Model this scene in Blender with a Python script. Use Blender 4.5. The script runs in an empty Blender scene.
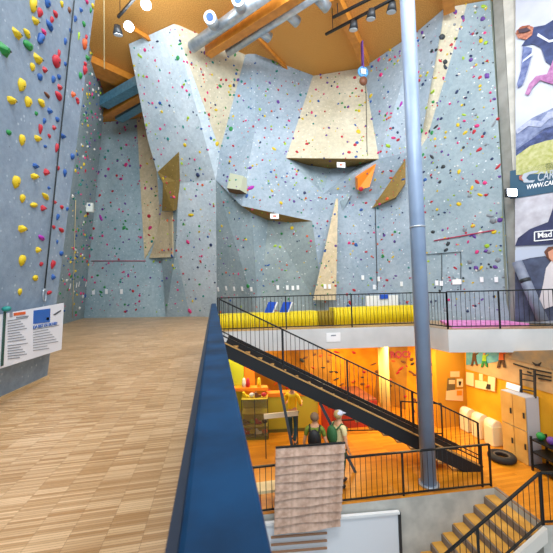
import bpy, bmesh, math, random
from mathutils import Vector, Matrix
from mathutils.bvhtree import BVHTree
random.seed(7)
C = bpy.context.scene.collection
V = Vector
# ------------------------------------------------------------------ camera
F = 330.0; EYE = V((0, 0, 1.25))
YAW = math.atan(63.5/F); TILT = math.atan(14.0/F); ROLL = math.radians(1.5)
Rc = Matrix.Rotation(-YAW, 3, 'Z') @ Matrix.Rotation(math.pi/2+TILT, 3, 'X') @ Matrix.Rotation(-ROLL, 3, 'Z')
cam_d = bpy.data.cameras.new('camera'); cam = bpy.data.objects.new('camera', cam_d); C.objects.link(cam)
cam.matrix_world = Matrix.Translation(EYE) @ Rc.to_4x4()
cam_d.sensor_width = 36; cam_d.lens = 36*F/553; cam_d.clip_start = .02; cam_d.clip_end = 200
cam_d.dof.use_dof = True; cam_d.dof.focus_distance = 11; cam_d.dof.aperture_fstop = 9
bpy.context.scene.camera = cam
def ray(px, py): return Rc @ V(((px-276.5)/F, -(py-276.5)/F, -1))
def P(px, py, d): return EYE + ray(px, py)*d
def PZ(px, py, z):
    r = ray(px, py); return EYE + r*((z-EYE.z)/r.z)
def PX(px, py, x):
    r = ray(px, py); return EYE + r*(x/r.x)
def PY(px, py, y):
    r = ray(px, py); return EYE + r*(y/r.y)
def PP(px, py, p0, n):
    r = ray(px, py); return EYE + r*((p0-EYE).dot(n)/r.dot(n))
def vert(px, py, d, z):      # the point at height z plumb above or below pixel (px,py) at depth d
    p = P(px, py, d); return V((p.x, p.y, z))
ZL = -3.4; ZC = 11.0
# ------------------------------------------------------------------ materials
def lin(h):
    c = [int(h[i:i+2], 16)/255 for i in (0, 2, 4)]
    return tuple(x/12.92 if x <= .04045 else ((x+.055)/1.055)**2.4 for x in c)+(1,)
MATS = {}
def M(name, hexc='', rough=.55, metal=0, noise=.0, scale=6, hex2=None, emit=0, bump=0, spec=.5):
    if name in MATS: return MATS[name]
    m = bpy.data.materials.new(name); m.use_nodes = True; nt = m.node_tree; b = nt.nodes['Principled BSDF']
    b.inputs['Base Color'].default_value = lin(hexc); b.inputs['Roughness'].default_value = rough
    b.inputs['Metallic'].default_value = metal; b.inputs['Specular IOR Level'].default_value = spec
    if noise or hex2:
        tc = nt.nodes.new('ShaderNodeTexCoord'); n = nt.nodes.new('ShaderNodeTexNoise'); n.inputs['Scale'].default_value = scale
        n.inputs['Detail'].default_value = 5; nt.links.new(tc.outputs['Object'], n.inputs['Vector'])
        r = nt.nodes.new('ShaderNodeValToRGB'); c = lin(hexc)
        c2 = lin(hex2) if hex2 else tuple(x*(1-noise) for x in c[:3])+(1,)
        r.color_ramp.elements[0].position = .35; r.color_ramp.elements[0].color = c2
        r.color_ramp.elements[1].position = .65; r.color_ramp.elements[1].color = c
        nt.links.new(n.outputs['Fac'], r.inputs['Fac']); nt.links.new(r.outputs['Color'], b.inputs['Base Color'])
        if bump:
            bp = nt.nodes.new('ShaderNodeBump'); bp.inputs['Strength'].default_value = bump; bp.inputs['Distance'].default_value = .02
            nt.links.new(n.outputs['Fac'], bp.inputs['Height']); nt.links.new(bp.outputs['Normal'], b.inputs['Normal'])
    if emit:
        b.inputs['Emission Color'].default_value = lin(hexc); b.inputs['Emission Strength'].default_value = emit
    MATS[name] = m; return m
def wallmat(name, hexc, hex2, speck='f4f8fa', rough=.7, dots=.0, sc=1.0):
    """textured climbing panel: broad tone variation, pale chalk specks and dark bolt holes"""
    m = M(name, hexc, rough); nt = m.node_tree; b = nt.nodes['Principled BSDF']; N = nt.nodes.new; L = nt.links.new
    tc = N('ShaderNodeTexCoord'); n1 = N('ShaderNodeTexNoise'); n1.inputs['Scale'].default_value = .9*sc; n1.inputs['Detail'].default_value = 6
    L(tc.outputs['Object'], n1.inputs['Vector'])
    r1 = N('ShaderNodeValToRGB'); r1.color_ramp.elements[0].position = .3; r1.color_ramp.elements[1].position = .7
    r1.color_ramp.elements[0].color = lin(hex2); r1.color_ramp.elements[1].color = lin(hexc); L(n1.outputs['Fac'], r1.inputs['Fac'])
    v = N('ShaderNodeTexVoronoi'); v.inputs['Scale'].default_value = 5*sc; L(tc.outputs['Object'], v.inputs['Vector'])
    lt = N('ShaderNodeMath'); lt.operation = 'LESS_THAN'; lt.inputs[1].default_value = .13; L(v.outputs['Distance'], lt.inputs[0])
    mk = N('ShaderNodeMath'); mk.operation = 'MULTIPLY'; mk.inputs[1].default_value = .55; L(lt.outputs[0], mk.inputs[0])
    x = N('ShaderNodeMix'); x.data_type = 'RGBA'; L(mk.outputs[0], x.inputs[0]); L(r1.outputs['Color'], x.inputs[6]); x.inputs[7].default_value = lin(speck)
    v2 = N('ShaderNodeTexVoronoi'); v2.inputs['Scale'].default_value = 4.2*sc; v2.inputs['Randomness'].default_value = .25; L(tc.outputs['Object'], v2.inputs['Vector'])
    l2 = N('ShaderNodeMath'); l2.operation = 'LESS_THAN'; l2.inputs[1].default_value = .055; L(v2.outputs['Distance'], l2.inputs[0])
    m2 = N('ShaderNodeMath'); m2.operation = 'MULTIPLY'; m2.inputs[1].default_value = .6; L(l2.outputs[0], m2.inputs[0])
    x2 = N('ShaderNodeMix'); x2.data_type = 'RGBA'; L(m2.outputs[0], x2.inputs[0]); L(x.outputs[2], x2.inputs[6]); x2.inputs[7].default_value = lin('39434b')
    n4 = N('ShaderNodeTexNoise'); n4.inputs['Scale'].default_value = 7*sc; n4.inputs['Detail'].default_value = 8; n4.inputs['Roughness'].default_value = .75; L(tc.outputs['Object'], n4.inputs['Vector'])
    r4 = N('ShaderNodeValToRGB'); r4.color_ramp.elements[0].position = .38; r4.color_ramp.elements[1].position = .62; r4.color_ramp.elements[0].color = (.80, .82, .84, 1); r4.color_ramp.elements[1].color = (1.08, 1.08, 1.08, 1); L(n4.outputs['Fac'], r4.inputs['Fac'])
    x4 = N('ShaderNodeMix'); x4.data_type = 'RGBA'; x4.blend_type = 'MULTIPLY'; x4.inputs[0].default_value = .8; L(x2.outputs[2], x4.inputs[6]); L(r4.outputs['Color'], x4.inputs[7]); L(x4.outputs[2], b.inputs['Base Color'])
    n3 = N('ShaderNodeTexNoise'); n3.inputs['Scale'].default_value = 60; n3.inputs['Detail'].default_value = 3; L(tc.outputs['Object'], n3.inputs['Vector'])
    bp = N('ShaderNodeBump'); bp.inputs['Strength'].default_value = .25; bp.inputs['Distance'].default_value = .01; L(n3.outputs['Fac'], bp.inputs['Height']); L(bp.outputs['Normal'], b.inputs['Normal'])
    return m
def plankmat(name, c1, c2, c3, bw, rh, rot=0, rough=.35):
    m = M(name, c1, rough); nt = m.node_tree; b = nt.nodes['Principled BSDF']; N = nt.nodes.new; L = nt.links.new
    tc = N('ShaderNodeTexCoord'); mp = N('ShaderNodeMapping'); mp.inputs['Rotation'].default_value[2] = rot; L(tc.outputs['Object'], mp.inputs['Vector'])
    def brick(w, h, off, ca, cb, mort, ms):
        k = N('ShaderNodeTexBrick'); k.offset = off; k.offset_frequency = 2; k.inputs['Scale'].default_value = 1; k.inputs['Brick Width'].default_value = w
        k.inputs['Row Height'].default_value = h; k.inputs['Mortar Size'].default_value = ms; k.inputs['Color1'].default_value = ca
        k.inputs['Color2'].default_value = cb; k.inputs['Mortar'].default_value = mort; k.inputs['Bias'].default_value = 0; L(mp.outputs['Vector'], k.inputs['Vector']); return k
    k1 = brick(bw, rh, 0, lin(c1), lin(c2), lin(c3), .0008)
    k2 = brick(bw, rh*14, .0, (1, 1, 1, 1), (.9, .88, .86, 1), (.88, .86, .84, 1), .0010)
    n = N('ShaderNodeTexNoise'); n.inputs['Scale'].default_value = 1.1; n.inputs['Detail'].default_value = 3; L(tc.outputs['Object'], n.inputs['Vector'])
    rr = N('ShaderNodeValToRGB'); rr.color_ramp.elements[0].position = .35; rr.color_ramp.elements[1].position = .65
    rr.color_ramp.elements[0].color = (.82, .76, .66, 1); rr.color_ramp.elements[1].color = (1.08, 1.08, 1.1, 1); L(n.outputs['Fac'], rr.inputs['Fac'])
    a = N('ShaderNodeMix'); a.data_type = 'RGBA'; a.blend_type = 'MULTIPLY'; a.inputs[0].default_value = .8; L(k1.outputs['Color'], a.inputs[6]); L(k2.outputs['Color'], a.inputs[7])
    a2 = N('ShaderNodeMix'); a2.data_type = 'RGBA'; a2.blend_type = 'MULTIPLY'; a2.inputs[0].default_value = .8; L(a.outputs[2], a2.inputs[6]); L(rr.outputs['Color'], a2.inputs[7])
    L(a2.outputs[2], b.inputs['Base Color']); return m
blue = wallmat('panel_blue_grey', 'a6b5c1', '8fa2b0')
pale = wallmat('panel_pale_blue', 'c8d4dc', 'b2c3cd')
teal = wallmat('panel_teal_grey', '9eafb6', '879ba4')
grey = wallmat('panel_grey', '98a6a6', '849496')
near = wallmat('panel_near_blue_grey', '90a2b4', '7a8c9f', speck='b9c8d4', sc=1.6)
cream = wallmat('panel_cream', 'd0c9b2', 'bdb59a', speck='f3efe2')
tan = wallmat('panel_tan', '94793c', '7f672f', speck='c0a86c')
sand = wallmat('panel_sand', 'dccbab', 'cbb68e', speck='efe4c8')
floor_m = plankmat('industrial_parquet', 'dfc096', 'b08858', '7a5c38', .19, .018)
lfloor_m = plankmat('warm_plank_floor', 'dc9224', 'c67c16', '905c14', .8, .09)
osb = M('ceiling_chipboard', 'e2a857', .8, 0, 0, 26, 'c98c40')
beamw = M('beam_wood', 'd99034', .5, 0, 0, 4, 'c47c26')
steel = M('galvanised_steel', 'c6ced6', .35, .6, 0, 5, 'a3b0ba')
white = M('white_paint', 'e8ebec', .5); offw = M('off_white', 'd8d6ce', .6)
paper = M('white_paper', 'f2f4f5', .7)
conc = M('concrete', 'c8c8c0', .8, 0, 0, 2.2, 'aaaba5', bump=.2)
black = M('black_steel', '1d2023', .4, .3); dark = M('dark_steel', '34383c', .45, .3)
capm = M('blue_painted_steel', '053a62', .55, 0, 0, 7, '02233e', spec=.15)
colm = M('blue_grey_column_paint', '8ea3bf', .4, .1, 0, 1.2, '8095b2')
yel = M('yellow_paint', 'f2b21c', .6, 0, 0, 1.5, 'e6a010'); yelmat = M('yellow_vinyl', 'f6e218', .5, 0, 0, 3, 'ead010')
oliv = M('olive_board', '6f6a2a', .8); lime = M('lime_paint', 'b8c228', .6)  # oliv: dark olive for the plinth and display case base
orange = M('orange_paint', 'f0881a', .5); redm = M('red_vinyl', 'b8331c', .6, 0, 0, 3, '96281a'); brn = M('brown_red_mat', '8f4a26', .7, 0, 0, 3, '753a1e')
boulder = M('boulder_yellow', 'f2a814', .65, 0, 0, 2, 'd68a0c'); boulder2 = M('boulder_ochre', 'b98426', .65, 0, 0, 2, '9c6a1c')
wood = M('pale_wood', 'd8b98c', .6, 0, 0, 5, 'c3a071'); slatw = M('slat_wood', 'd2b4a0', .6, 0, 0, 9, 'b08f7a')
glass = M('glass', 'e8f0e0', .05); glass.node_tree.nodes['Principled BSDF'].inputs['Transmission Weight'].default_value = .95
HC = {'yellow': 'e3c51a', 'red': 'c22436', 'blue': '1c5aa8', 'green': '1f8f44', 'orange': 'e0622a', 'pink': 'e0307e', 'magenta': 'b025b0',
      'purple': '6a3f9a', 'brown': '7a4a30', 'white': 'e6e6e0', 'black': '2c3438', 'navy': '1f3560', 'teal': '1d8c86', 'lime': 'a6cc2e', 'grey': '8a9298'}
HM = {k: M('hold_'+k, v, .55, 0, .25, 12) for k, v in HC.items()}
# ------------------------------------------------------------------ mesh helpers
WL = {}
class MB:
    def __init__(s): s.b = bmesh.new(); s.mi = 0
    def face(s, pts, mi=None):
        f = s.b.faces.new([s.b.verts.new(p) for p in pts]); f.material_index = s.mi if mi is None else mi; return s
    def prism(s, pts, vec, mi=None):
        a = [V(p) for p in pts]; vec = V(vec); n = len(a)
        lo = [s.b.verts.new(p) for p in a]; hi = [s.b.verts.new(p+vec) for p in a]
        fs = [s.b.faces.new(lo[::-1]), s.b.faces.new(hi)]+[s.b.faces.new((lo[i], lo[(i+1) % n], hi[(i+1) % n], hi[i])) for i in range(n)]
        for f in fs: f.material_index = s.mi if mi is None else mi
        return s
    def box(s, c, sz, R=None, mi=None):
        R = R or Matrix.Identity(3); c = V(c); x, y, z = [k/2 for k in sz]
        return s.prism([c+R@V(p) for p in ((-x, -y, -z), (x, -y, -z), (x, y, -z), (-x, y, -z))], R@V((0, 0, 2*z)), mi)
    def bar(s, p0, p1, w, h, up=(0, 0, 1), mi=None):
        p0, p1 = V(p0), V(p1); d = (p1-p0).normalized(); u = V(up); r = d.cross(u)
        if r.length < 1e-3: r = d.cross(V((1, 0, 0)))
        r.normalize(); u = r.cross(d).normalized()
        return s.prism([p0+r*a*w/2+u*b*h/2 for a, b in ((-1, -1), (1, -1), (1, 1), (-1, 1))], p1-p0, mi)
    def tube(s, pts, r, seg=10, mi=None, caps=True):
        pts = [V(p) for p in pts]; rs = r if isinstance(r, (list, tuple)) else [r]*len(pts); rings = []
        ref = None
        for i, p in enumerate(pts):
            d = (pts[min(i+1, len(pts)-1)]-pts[max(i-1, 0)]).normalized()
            if ref is None:
                ref = d.orthogonal().normalized()
            ref = (ref-d*ref.dot(d)).normalized(); q = d.cross(ref)
            rings.append([s.b.verts.new(p+(ref*math.cos(t)+q*math.sin(t))*rs[i]) for t in [2*math.pi*k/seg for k in range(seg)]])
        fs = []
        for a, b in zip(rings, rings[1:]):
            for k in range(seg): fs.append(s.b.faces.new((a[k], a[(k+1) % seg], b[(k+1) % seg], b[k])))
        for f in fs: f.smooth = True
        if caps: fs += [s.b.faces.new(rings[0][::-1]), s.b.faces.new(rings[-1])]
        for f in fs: f.material_index = s.mi if mi is None else mi
        return s
    def ball(s, c, r, sz=(1, 1, 1), seg=12, R=None, mi=None):
        R = (R or Matrix.Identity(3)).to_4x4()
        vs = bmesh.ops.create_uvsphere(s.b, u_segments=seg, v_segments=max(6, seg*2//3), radius=r, matrix=Matrix.Translation(V(c)) @ R @ Matrix.Diagonal((*sz, 1)))['verts']
        for v in vs:
            for f in v.link_faces: f.smooth = True; f.material_index = s.mi if mi is None else mi
        return s
    def build(s, name, mats, parent=None, origin=None, bevel=0):
        bmesh.ops.recalc_face_normals(s.b, faces=s.b.faces)
        mats = mats if isinstance(mats, (list, tuple)) else [mats]
        co = [v.co for v in s.b.verts]
        if origin is None:
            origin = V(((min(c.x for c in co)+max(c.x for c in co))/2, (min(c.y for c in co)+max(c.y for c in co))/2, min(c.z for c in co)))
        origin = V(origin)
        for v in s.b.verts: v.co -= origin
        me = bpy.data.meshes.new(name); s.b.to_mesh(me); s.b.free()
        for m in mats: me.materials.append(m)
        o = bpy.data.objects.new(name, me); C.objects.link(o); WL[o.name] = origin
        if parent: o.parent = parent; o.location = origin-WL[parent.name]
        else: o.location = origin
        if bevel:
            k = o.modifiers.new('bevel', 'BEVEL'); k.width = bevel; k.segments = 2; k.limit_method = 'ANGLE'
        return o
def tag(o, label, cat, group=None, kind=None):
    o['label'] = label; o['category'] = cat
    if group: o['group'] = group
    if kind: o['kind'] = kind
    return o
def thing(name, loc, label, cat, group=None):
    o = bpy.data.objects.new(name, None); C.objects.link(o); o.location = V(loc); o.empty_display_size = .1; WL[o.name] = V(loc)
    return tag(o, label, cat, group)
def struct(o): o['kind'] = 'structure'; return o
def text(body, origin, xd, yd, h, mat, name, parent, off=.006, bold=0, width=None, shear=0):
    cu = bpy.data.curves.new(name, 'FONT'); cu.body = body; cu.size = 1; cu.extrude = .004; cu.offset = bold; cu.shear = shear
    t = bpy.data.objects.new('tmp', cu); C.objects.link(t); dg = bpy.context.evaluated_depsgraph_get()
    me = bpy.data.meshes.new_from_object(t.evaluated_get(dg)); bpy.data.objects.remove(t)
    xs = [v.co.x for v in me.vertices]; ys = [v.co.y for v in me.vertices]; x0, y0 = min(xs), min(ys); sy = h/(max(ys)-y0); sx = sy if width is None else width/(max(xs)-x0)
    xd, yd = V(xd).normalized(), V(yd).normalized(); n = xd.cross(yd).normalized(); origin = V(origin)
    for v in me.vertices:
        c = v.co; v.co = xd*(c.x-x0)*sx+yd*(c.y-y0)*sy+n*(off+c.z*.5)
    me.name = name; me.materials.clear(); me.materials.append(mat)
    o = bpy.data.objects.new(name, me); C.objects.link(o); WL[o.name] = origin
    if parent: o.parent = parent; o.location = origin-WL[parent.name]
    else: o.location = origin
    return o
# ------------------------------------------------------------------ climbing wall shell (facets share corners)
def pt(v):
    px, py, d = v
    if d == 'C': return PZ(px, py, ZC)
    if d == 'F': return PZ(px, py, 0)
    if isinstance(d, tuple): q = P(px, py, d[0]); return V((q.x, q.y, 0 if d[1] == 'f' else ZC))
    return P(px, py, d)
FLR = lambda x, y, d: (x, y, (d, 'f'))
facets = [
 (pale, [(129, 44, 'C'), (174, 24, 'C'), (220, 150, 14.2), (216, 180, 14.6), (179, 183, 15.5), (157, 171, 15.6), (148, 140, 14.9)]),       # upper left panel
 (cream, [(174, 24, 'C'), (248, 45, 13.6), (220, 150, 14.2)]),
 (pale, [(179, 183, 15.5), (216, 180, 14.6), (217, 317, 'F'), (190, 316.5, 'F'), (176, 250, 16.6)]),
 (teal, [(157, 171, 15.6), (179, 183, 15.5), (176, 250, 16.6), (161, 230, 17.3)]),
 (teal, [(161, 230, 17.3), (176, 250, 16.6), (190, 316.5, 'F'), (166, 317, 'F')]),
 (blue, [(248, 45, 13.6), (255, 35, 13.6), (287, 70, 'C'), (313, 76, 'C'), (286, 158, 13.5), (255, 130, 13.7)]),
 (blue, [(248, 45, 13.6), (255, 130, 13.7), (242, 206, 13.4), (216, 180, 14.6), (220, 150, 14.2)]),
 (blue, [(255, 130, 13.7), (286, 158, 13.5), (323, 194, 13.7), (312, 221, 13.6), (242, 206, 13.4)]),
 (cream, [(313, 76, 'C'), (363, 68, 'C'), (379, 159, 13.1), (286, 158, 13.5)]),
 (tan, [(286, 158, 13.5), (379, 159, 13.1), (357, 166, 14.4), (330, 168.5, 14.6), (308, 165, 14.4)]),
 (teal, [(286, 158, 13.5), (308, 165, 14.4), (330, 168.5, 14.6), (323, 194, 13.7)]),
 (blue, [(330, 168.5, 14.6), (357, 166, 14.4), (379, 159, 13.1), (378, 194, 13.6), (323, 194, 13.7)]),
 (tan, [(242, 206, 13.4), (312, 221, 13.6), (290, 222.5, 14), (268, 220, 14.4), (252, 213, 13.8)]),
 (teal, [(216, 180, 14.6), (242, 206, 13.4), (252, 213, 13.8), (268, 220, 14.4), FLR(258, 290, 14.4), (217, 317, 'F')]),
 (grey, [(268, 220, 14.4), (290, 222.5, 14), (312, 221, 13.6), FLR(325, 290, 13.9), FLR(258, 290, 14.4)]),
 (blue, [(312, 221, 13.6), (323, 194, 13.7), (378, 194, 13.6), FLR(378, 290, 13.6), FLR(325, 290, 13.9)]),
 (blue, [(363, 68, 'C'), (418, 31, 'C'), (445, 8, 'C'), (418, 118, 12.9), (419, 150, 12.9), (379, 159, 13.1)]),
 (cream, [(445, 8, 'C'), (467, 4, 'C'), (427, 138, 12.8), (419, 150, 12.9), (418, 118, 12.9)]),
 (blue, [(379, 159, 13.1), (419, 150, 12.9), (420, 205, 12.75), (378, 194, 13.6)]),
 (blue, [(378, 194, 13.6), (420, 205, 12.75), FLR(421, 290, 12.4), FLR(378, 290, 13.6)]),
 (teal, [(467, 4, 'C'), (490, 0, 'C'), (500, 150, 11.0), (427, 138, 12.8)]),
 (teal, [(427, 138, 12.8), (500, 150, 11.0), (508, 290, 10.8), FLR(509, 288, 10.9), FLR(421, 290, 12.4), (420, 205, 12.75), (419, 150, 12.9)]),
]
# far left walls
YB = PZ(100, 318, 0).y
allm = []; mb = MB()
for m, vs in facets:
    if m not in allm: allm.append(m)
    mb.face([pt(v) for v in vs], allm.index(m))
# the recessed wall at the back left, running on behind the overhanging panels
a, b_ = PZ(83.5, 318, 0), PZ(190, 316.5, 0); dd = (b_-a).normalized(); e = b_+dd*2
allm.append(wallmat('panel_sky_blue', 'abc0c8', '93adb8')); k = len(allm)-1
mb.face([a, e, e+V((0, 0, ZC)), a+V((0, 0, ZC))], k); mb.face([a-dd*3, a, a+V((0, 0, ZC)), a-dd*3+V((0, 0, ZC))], k)
nC = V((dd.y, -dd.x, 0))
bmesh.ops.triangulate(mb.b, faces=mb.b.faces)
raw = mb.b.copy()
back = struct(mb.build('wall_back', allm, origin=(0, 14, 0)))
so = back.modifiers.new('thick', 'SOLIDIFY'); so.thickness = .02; so.offset = 0
# left wall beyond the near tower
p0, p1 = PZ(67, 323, 0), PZ(83.5, 318, 0)
dl = (p0-p1).normalized(); p00 = p1+dl*14
T1 = PZ(105, 98, ZC); T3 = T1+(p00-p1)
mbl = MB().face([p00, p1, T1, T3]); bmesh.ops.triangulate(mbl.b, faces=mbl.b.faces); rawl = mbl.b.copy()
wl = struct(mbl.build('wall_left', [teal])); so = wl.modifiers.new('thick', 'SOLIDIFY'); so.thickness = .02; so.offset = 0
# near left tower
B0, B1 = PZ(47, 378, 0), PZ(0, 400, 0); T0 = PY(95, 0, B0.y)
eu = T0-B0; eb = (B1-B0)
eu *= 1.25; Bn = B0+eb*3.2
mbn = MB(); nn = eu.cross(eb).normalized()
if nn.x < 0: nn = -nn
mbn.face([B0, Bn, Bn+eu, B0+eu]); rawn = mbn.b.copy(); mbn.b.free()
mbn = MB().prism([B0, Bn, Bn+V((-.8, 0, 0)), B0+V((-.8, 0, 0))], eu)
struct(mbn.build('wall_near_left', near))
# closing shell so nothing is open behind the facets
s = MB()
s.box((4, 20.6, 3.5), (30, .2, 16)); struct(s.build('wall_rear', conc))
s = MB().box((-9.2, 8, 3.5), (.2, 25, 16)); struct(s.build('wall_side_left', conc))
ce = MB().box((4, 9, ZC+.12), (30, 24, .2)); struct(ce.build('ceiling', osb))
def bvh(raw):
    raw.normal_update(); return BVHTree.FromBMesh(raw)
T_far, T_left, T_near = bvh(raw), bvh(rawl), bvh(rawn)
def cast(px, py, which=None):
    r = ray(px, py).normalized(); best = None
    for nm, t in (('far', T_far), ('left', T_left), ('near', T_near)):
        if which and nm not in which: continue
        h = t.ray_cast(EYE, r)
        if h[0] is not None and (best is None or h[3] < best[2]): best = (h[0], h[1] if h[1].dot(r) < 0 else -h[1], h[3], nm)
    return best
# coloured strips let into the far wall
def strip(name, m, pts, label, off=.04, th=.05):
    q = []
    for x, y in pts:
        h = cast(x, y, ('far',)); q.append(h[0]+h[1]*off); n = h[1]
    o = MB().prism(q, -n*th).build(name, m); struct(o); return o
EXTRA = []
def planestrip(m, pts, n, p, i):
    q = [PP(x, y, p, n) for x, y in pts]; EXTRA.append(q); EXTRA.append([v+n*.05 for v in q]); o = MB().prism(q, n*.05).build('wall_back_panel', m); struct(o); return o
planestrip(sand, [(137, 116), (145, 116), (158, 172), (161, 211), (158, 235), (145, 259)], nC, a+nC*.03, 1)
planestrip(sand, [(338, 199), (336, 199), (313, 300), (336, 300)], (pt(FLR(378, 290, 13.6))-pt(FLR(325, 290, 13.9))).cross(V((0, 0, 1))).normalized(),
           P(338, 205, 13.45), 2)
# ------------------------------------------------------------------ floors
xr = .07
deckpts = [PZ(225, 331.5, 0), PZ(320, 328.5, 0), PZ(420, 325.5, 0), PZ(448, 329.5, 0), PZ(600, 328, 0)]
fl = [V((-9.1, -4, 0)), V((xr, -4, 0)), V((xr, deckpts[0].y, 0))]+deckpts+[V((19, 20, 0)), V((-9.1, 20, 0))]
struct(MB().prism(fl, (0, 0, -.006)).build('floor', floor_m, origin=(0, 0, -.006)))
sl = [p+V((0, 0, -.0065)) for p in fl]
struct(MB().prism(sl, (0, 0, -.65)).build('floor_slab', M('slab_white', 'd5d7d6', .7, 0, 0, 1, 'c2c6c6')))
# ------------------------------------------------------------------ lower level
DK = [PZ(200, 523, ZL), PZ(262, 514.5, ZL), PZ(345, 504, ZL), PZ(494, 487.5, ZL), PZ(542.5, 525, ZL), PZ(700, 520, ZL)]
lf = [V((-5, 4.5, ZL)), V((DK[0].x, 4.5, ZL))]+DK+[V((14, 18, ZL)), V((-5, 18, ZL))]
lf[1] = V((DK[0].x, DK[0].y-.01, ZL)); lf[0] = V((-5, DK[0].y-.01, ZL))
struct(MB().prism(lf, (0, 0, -.008)).build('floor_lower', lfloor_m, origin=(0, 0, ZL)))
struct(MB().prism([p+V((0, 0, -.0085)) for p in lf], (0, 0, -3.0)).build('wall_foundation', conc))
struct(MB().box((3, 3, ZL-3.1), (20, 16, .1)).build('floor_basement', conc))
XR = PZ(465, 430, ZL)
XR2 = PZ(530, 467, ZL); CF = (PZ(505, 452, ZL), PZ(528.5, 466.5, ZL)); XW = (CF[0].x+CF[1].x)/2+.42; print('XX', XR, XR2, CF, XW)
zt = -.665
# right side wall of the lower room and wall behind notice boards
struct(MB().box((XW+.1, 8.8, (ZL+zt)/2), (.2, 12, zt-ZL)).build('wall_lower_right', yel))
bkY = XR.y+.1
struct(MB().box((XW-.55, bkY+.3, (ZL+zt)/2), (1.1, .2, zt-ZL)).build('wall_lower_notice', M('ochre_paint', 'c98a18', .6)))
# bouldering walls: three facets
q0 = V((XW-1.05, bkY+.2, ZL)); q1 = V((XW-2.3, bkY+1.9, ZL)); 
def lowwall(pts, m, nm='wall_boulder'): return MB().prism(pts, V((0, .12, 0))).build(nm, m)
zb, ztp = ZL, zt
def lv(px, d, z): q = P(px, 380, d); return V((q.x, q.y, z))
bpts = [lv(446, 11.3, 0), lv(405, 12.6, 0), lv(372, 13.6, 0), lv(330, 13.0, 0), lv(285, 13.4, 0), lv(215, 13.4, 0)]
lowraw = bmesh.new()
mlow = MB(); lm = [boulder, boulder2, boulder, boulder2, boulder]
MM = [boulder, boulder2]
for i in range(5):
    A, B = bpts[i], bpts[i+1]; lean = V((0, (-.0, -.3, -1, -.3, -1)[i], 0))
    leanB = V((0, -1.0, 0)) if i in (1, 3) else V((0, -.3, 0))
    mlow.face([V((A.x, A.y, zb)), V((B.x, B.y, zb)), V((B.x, B.y, zt))+leanB, V((A.x, A.y, zt))+lean], 0 if i in (0, 2) else 1)
bmesh.ops.triangulate(mlow.b, faces=mlow.b.faces); lowraw = mlow.b.copy(); lowraw.normal_update(); T_low = BVHTree.FromBMesh(lowraw)
lw = struct(mlow.build('wall_boulder', MM)); so = lw.modifiers.new('t', 'SOLIDIFY'); so.thickness = .02; so.offset = 0
struct(MB().box((-2.2, 13, (ZL+zt)/2), (.2, 14, zt-ZL)).build('wall_lower_left', lime))
# ------------------------------------------------------------------ blue parapet with cap at the camera
yend = 8.7
t = thing('steel_parapet', (0, 3.5, 0), 'long blue-painted steel parapet rail along the wooden floor edge, nearest the viewer', 'railing')
MB().box((.006, 3.5, .985), (.092, yend*2-9.4, .03)).build('rail_cap', capm, t, bevel=.008)
MB().box((-.0465, 3.5, .978), (.013, yend*2-9.4, .02)).build('side_flange', M('parapet_navy', '0a2138', .45, .3), t)
MB().box((-.005, 3.5, .485), (.10, yend*2-9.5, .97)).build('parapet_body', M('parapet_navy', '17395c', .45, .3), t)
# ------------------------------------------------------------------ railings
def railing(name, pts, h, label, group=None, sp=.13, post_every=None, rb=.007, zoff=.08, cat='railing', mat=black, lowdouble=False, rt=.022):
    t = thing(name, pts[0], label, cat, group); up = V((0, 0, 1)); cnt = 0
    mt = MB(); ml = MB()
    for A, B in zip(pts, pts[1:]):
        mt.bar(A+up*h, B+up*h, rt*2, rt*1.6); ml.bar(A+up*zoff, B+up*zoff, .03, .03)
        if lowdouble: ml.bar(A+up*(zoff+.1), B+up*(zoff+.1), .025, .025)
    mt.build('top_rail', mat, t); ml.build('bottom_rail', mat, t)
    rest = MB(); nrest = 0
    for A, B in zip(pts, pts[1:]):
        L = (B-A).length; n = max(1, int(L/sp))
        for i in range(1, n):
            p = A.lerp(B, i/n); cnt += 1
            if cnt <= 98: MB().tube([p+up*zoff, p+up*(h-.01)], rb, 6).build('baluster', mat, t)
            else: rest.tube([p+up*zoff, p+up*(h-.01)], rb, 6); nrest += 1
        m = max(1, round(L/(post_every or 2.0)))
        for i in range(m+1):
            if i == 0 and A is not pts[0]: continue
            p = A.lerp(B, i/m); MB().box(p+up*(h/2), (.036, .036, h)).build('post', mat, t)
    if nrest: o = rest.build('baluster', mat, t); o['kind'] = 'stuff'
    return t
ins = V((0, .06, 0))
d0 = deckpts
def online(A, B, px):
    w_ = (B-A); n_ = V((w_.y, -w_.x, 0)).normalized(); q_ = PP(px, 300, A, n_); return V((q_.x, q_.y, A.z))
railing('balcony_railing', [V((.12, d0[0].y, 0))+ins, online(d0[0], d0[1], 286)+ins, online(d0[1], d0[2], 352)+ins, d0[2]+ins, d0[3]+V((.05, .06, 0))], 1.06,
        'black balcony railing in front of the yellow padding', sp=.12, post_every=9)
railing('balcony_railing', [d0[3]+V((.05, .06, 0)), online(d0[3], d0[4], 500.5)+ins, online(d0[3], d0[4], 556)+ins, online(d0[3], d0[4], 590)+ins], 1.08, 'black balcony railing at the right, in front of the pink mats and banner', sp=.125, post_every=9)
def lw_(px, A, B): q_ = online(A, B, px); q_.z = ZL; return q_+ins
lo = [DK[0]+ins, lw_(318, DK[1], DK[2]), lw_(397, DK[2], DK[3]), lw_(475, DK[2], DK[3]), DK[3]+V((-.02, .06, 0))]
railing('deck_railing', lo, .95, 'black railing with thin balusters along the lower deck above the concrete wall', sp=.12, post_every=9, zoff=.05)
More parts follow.
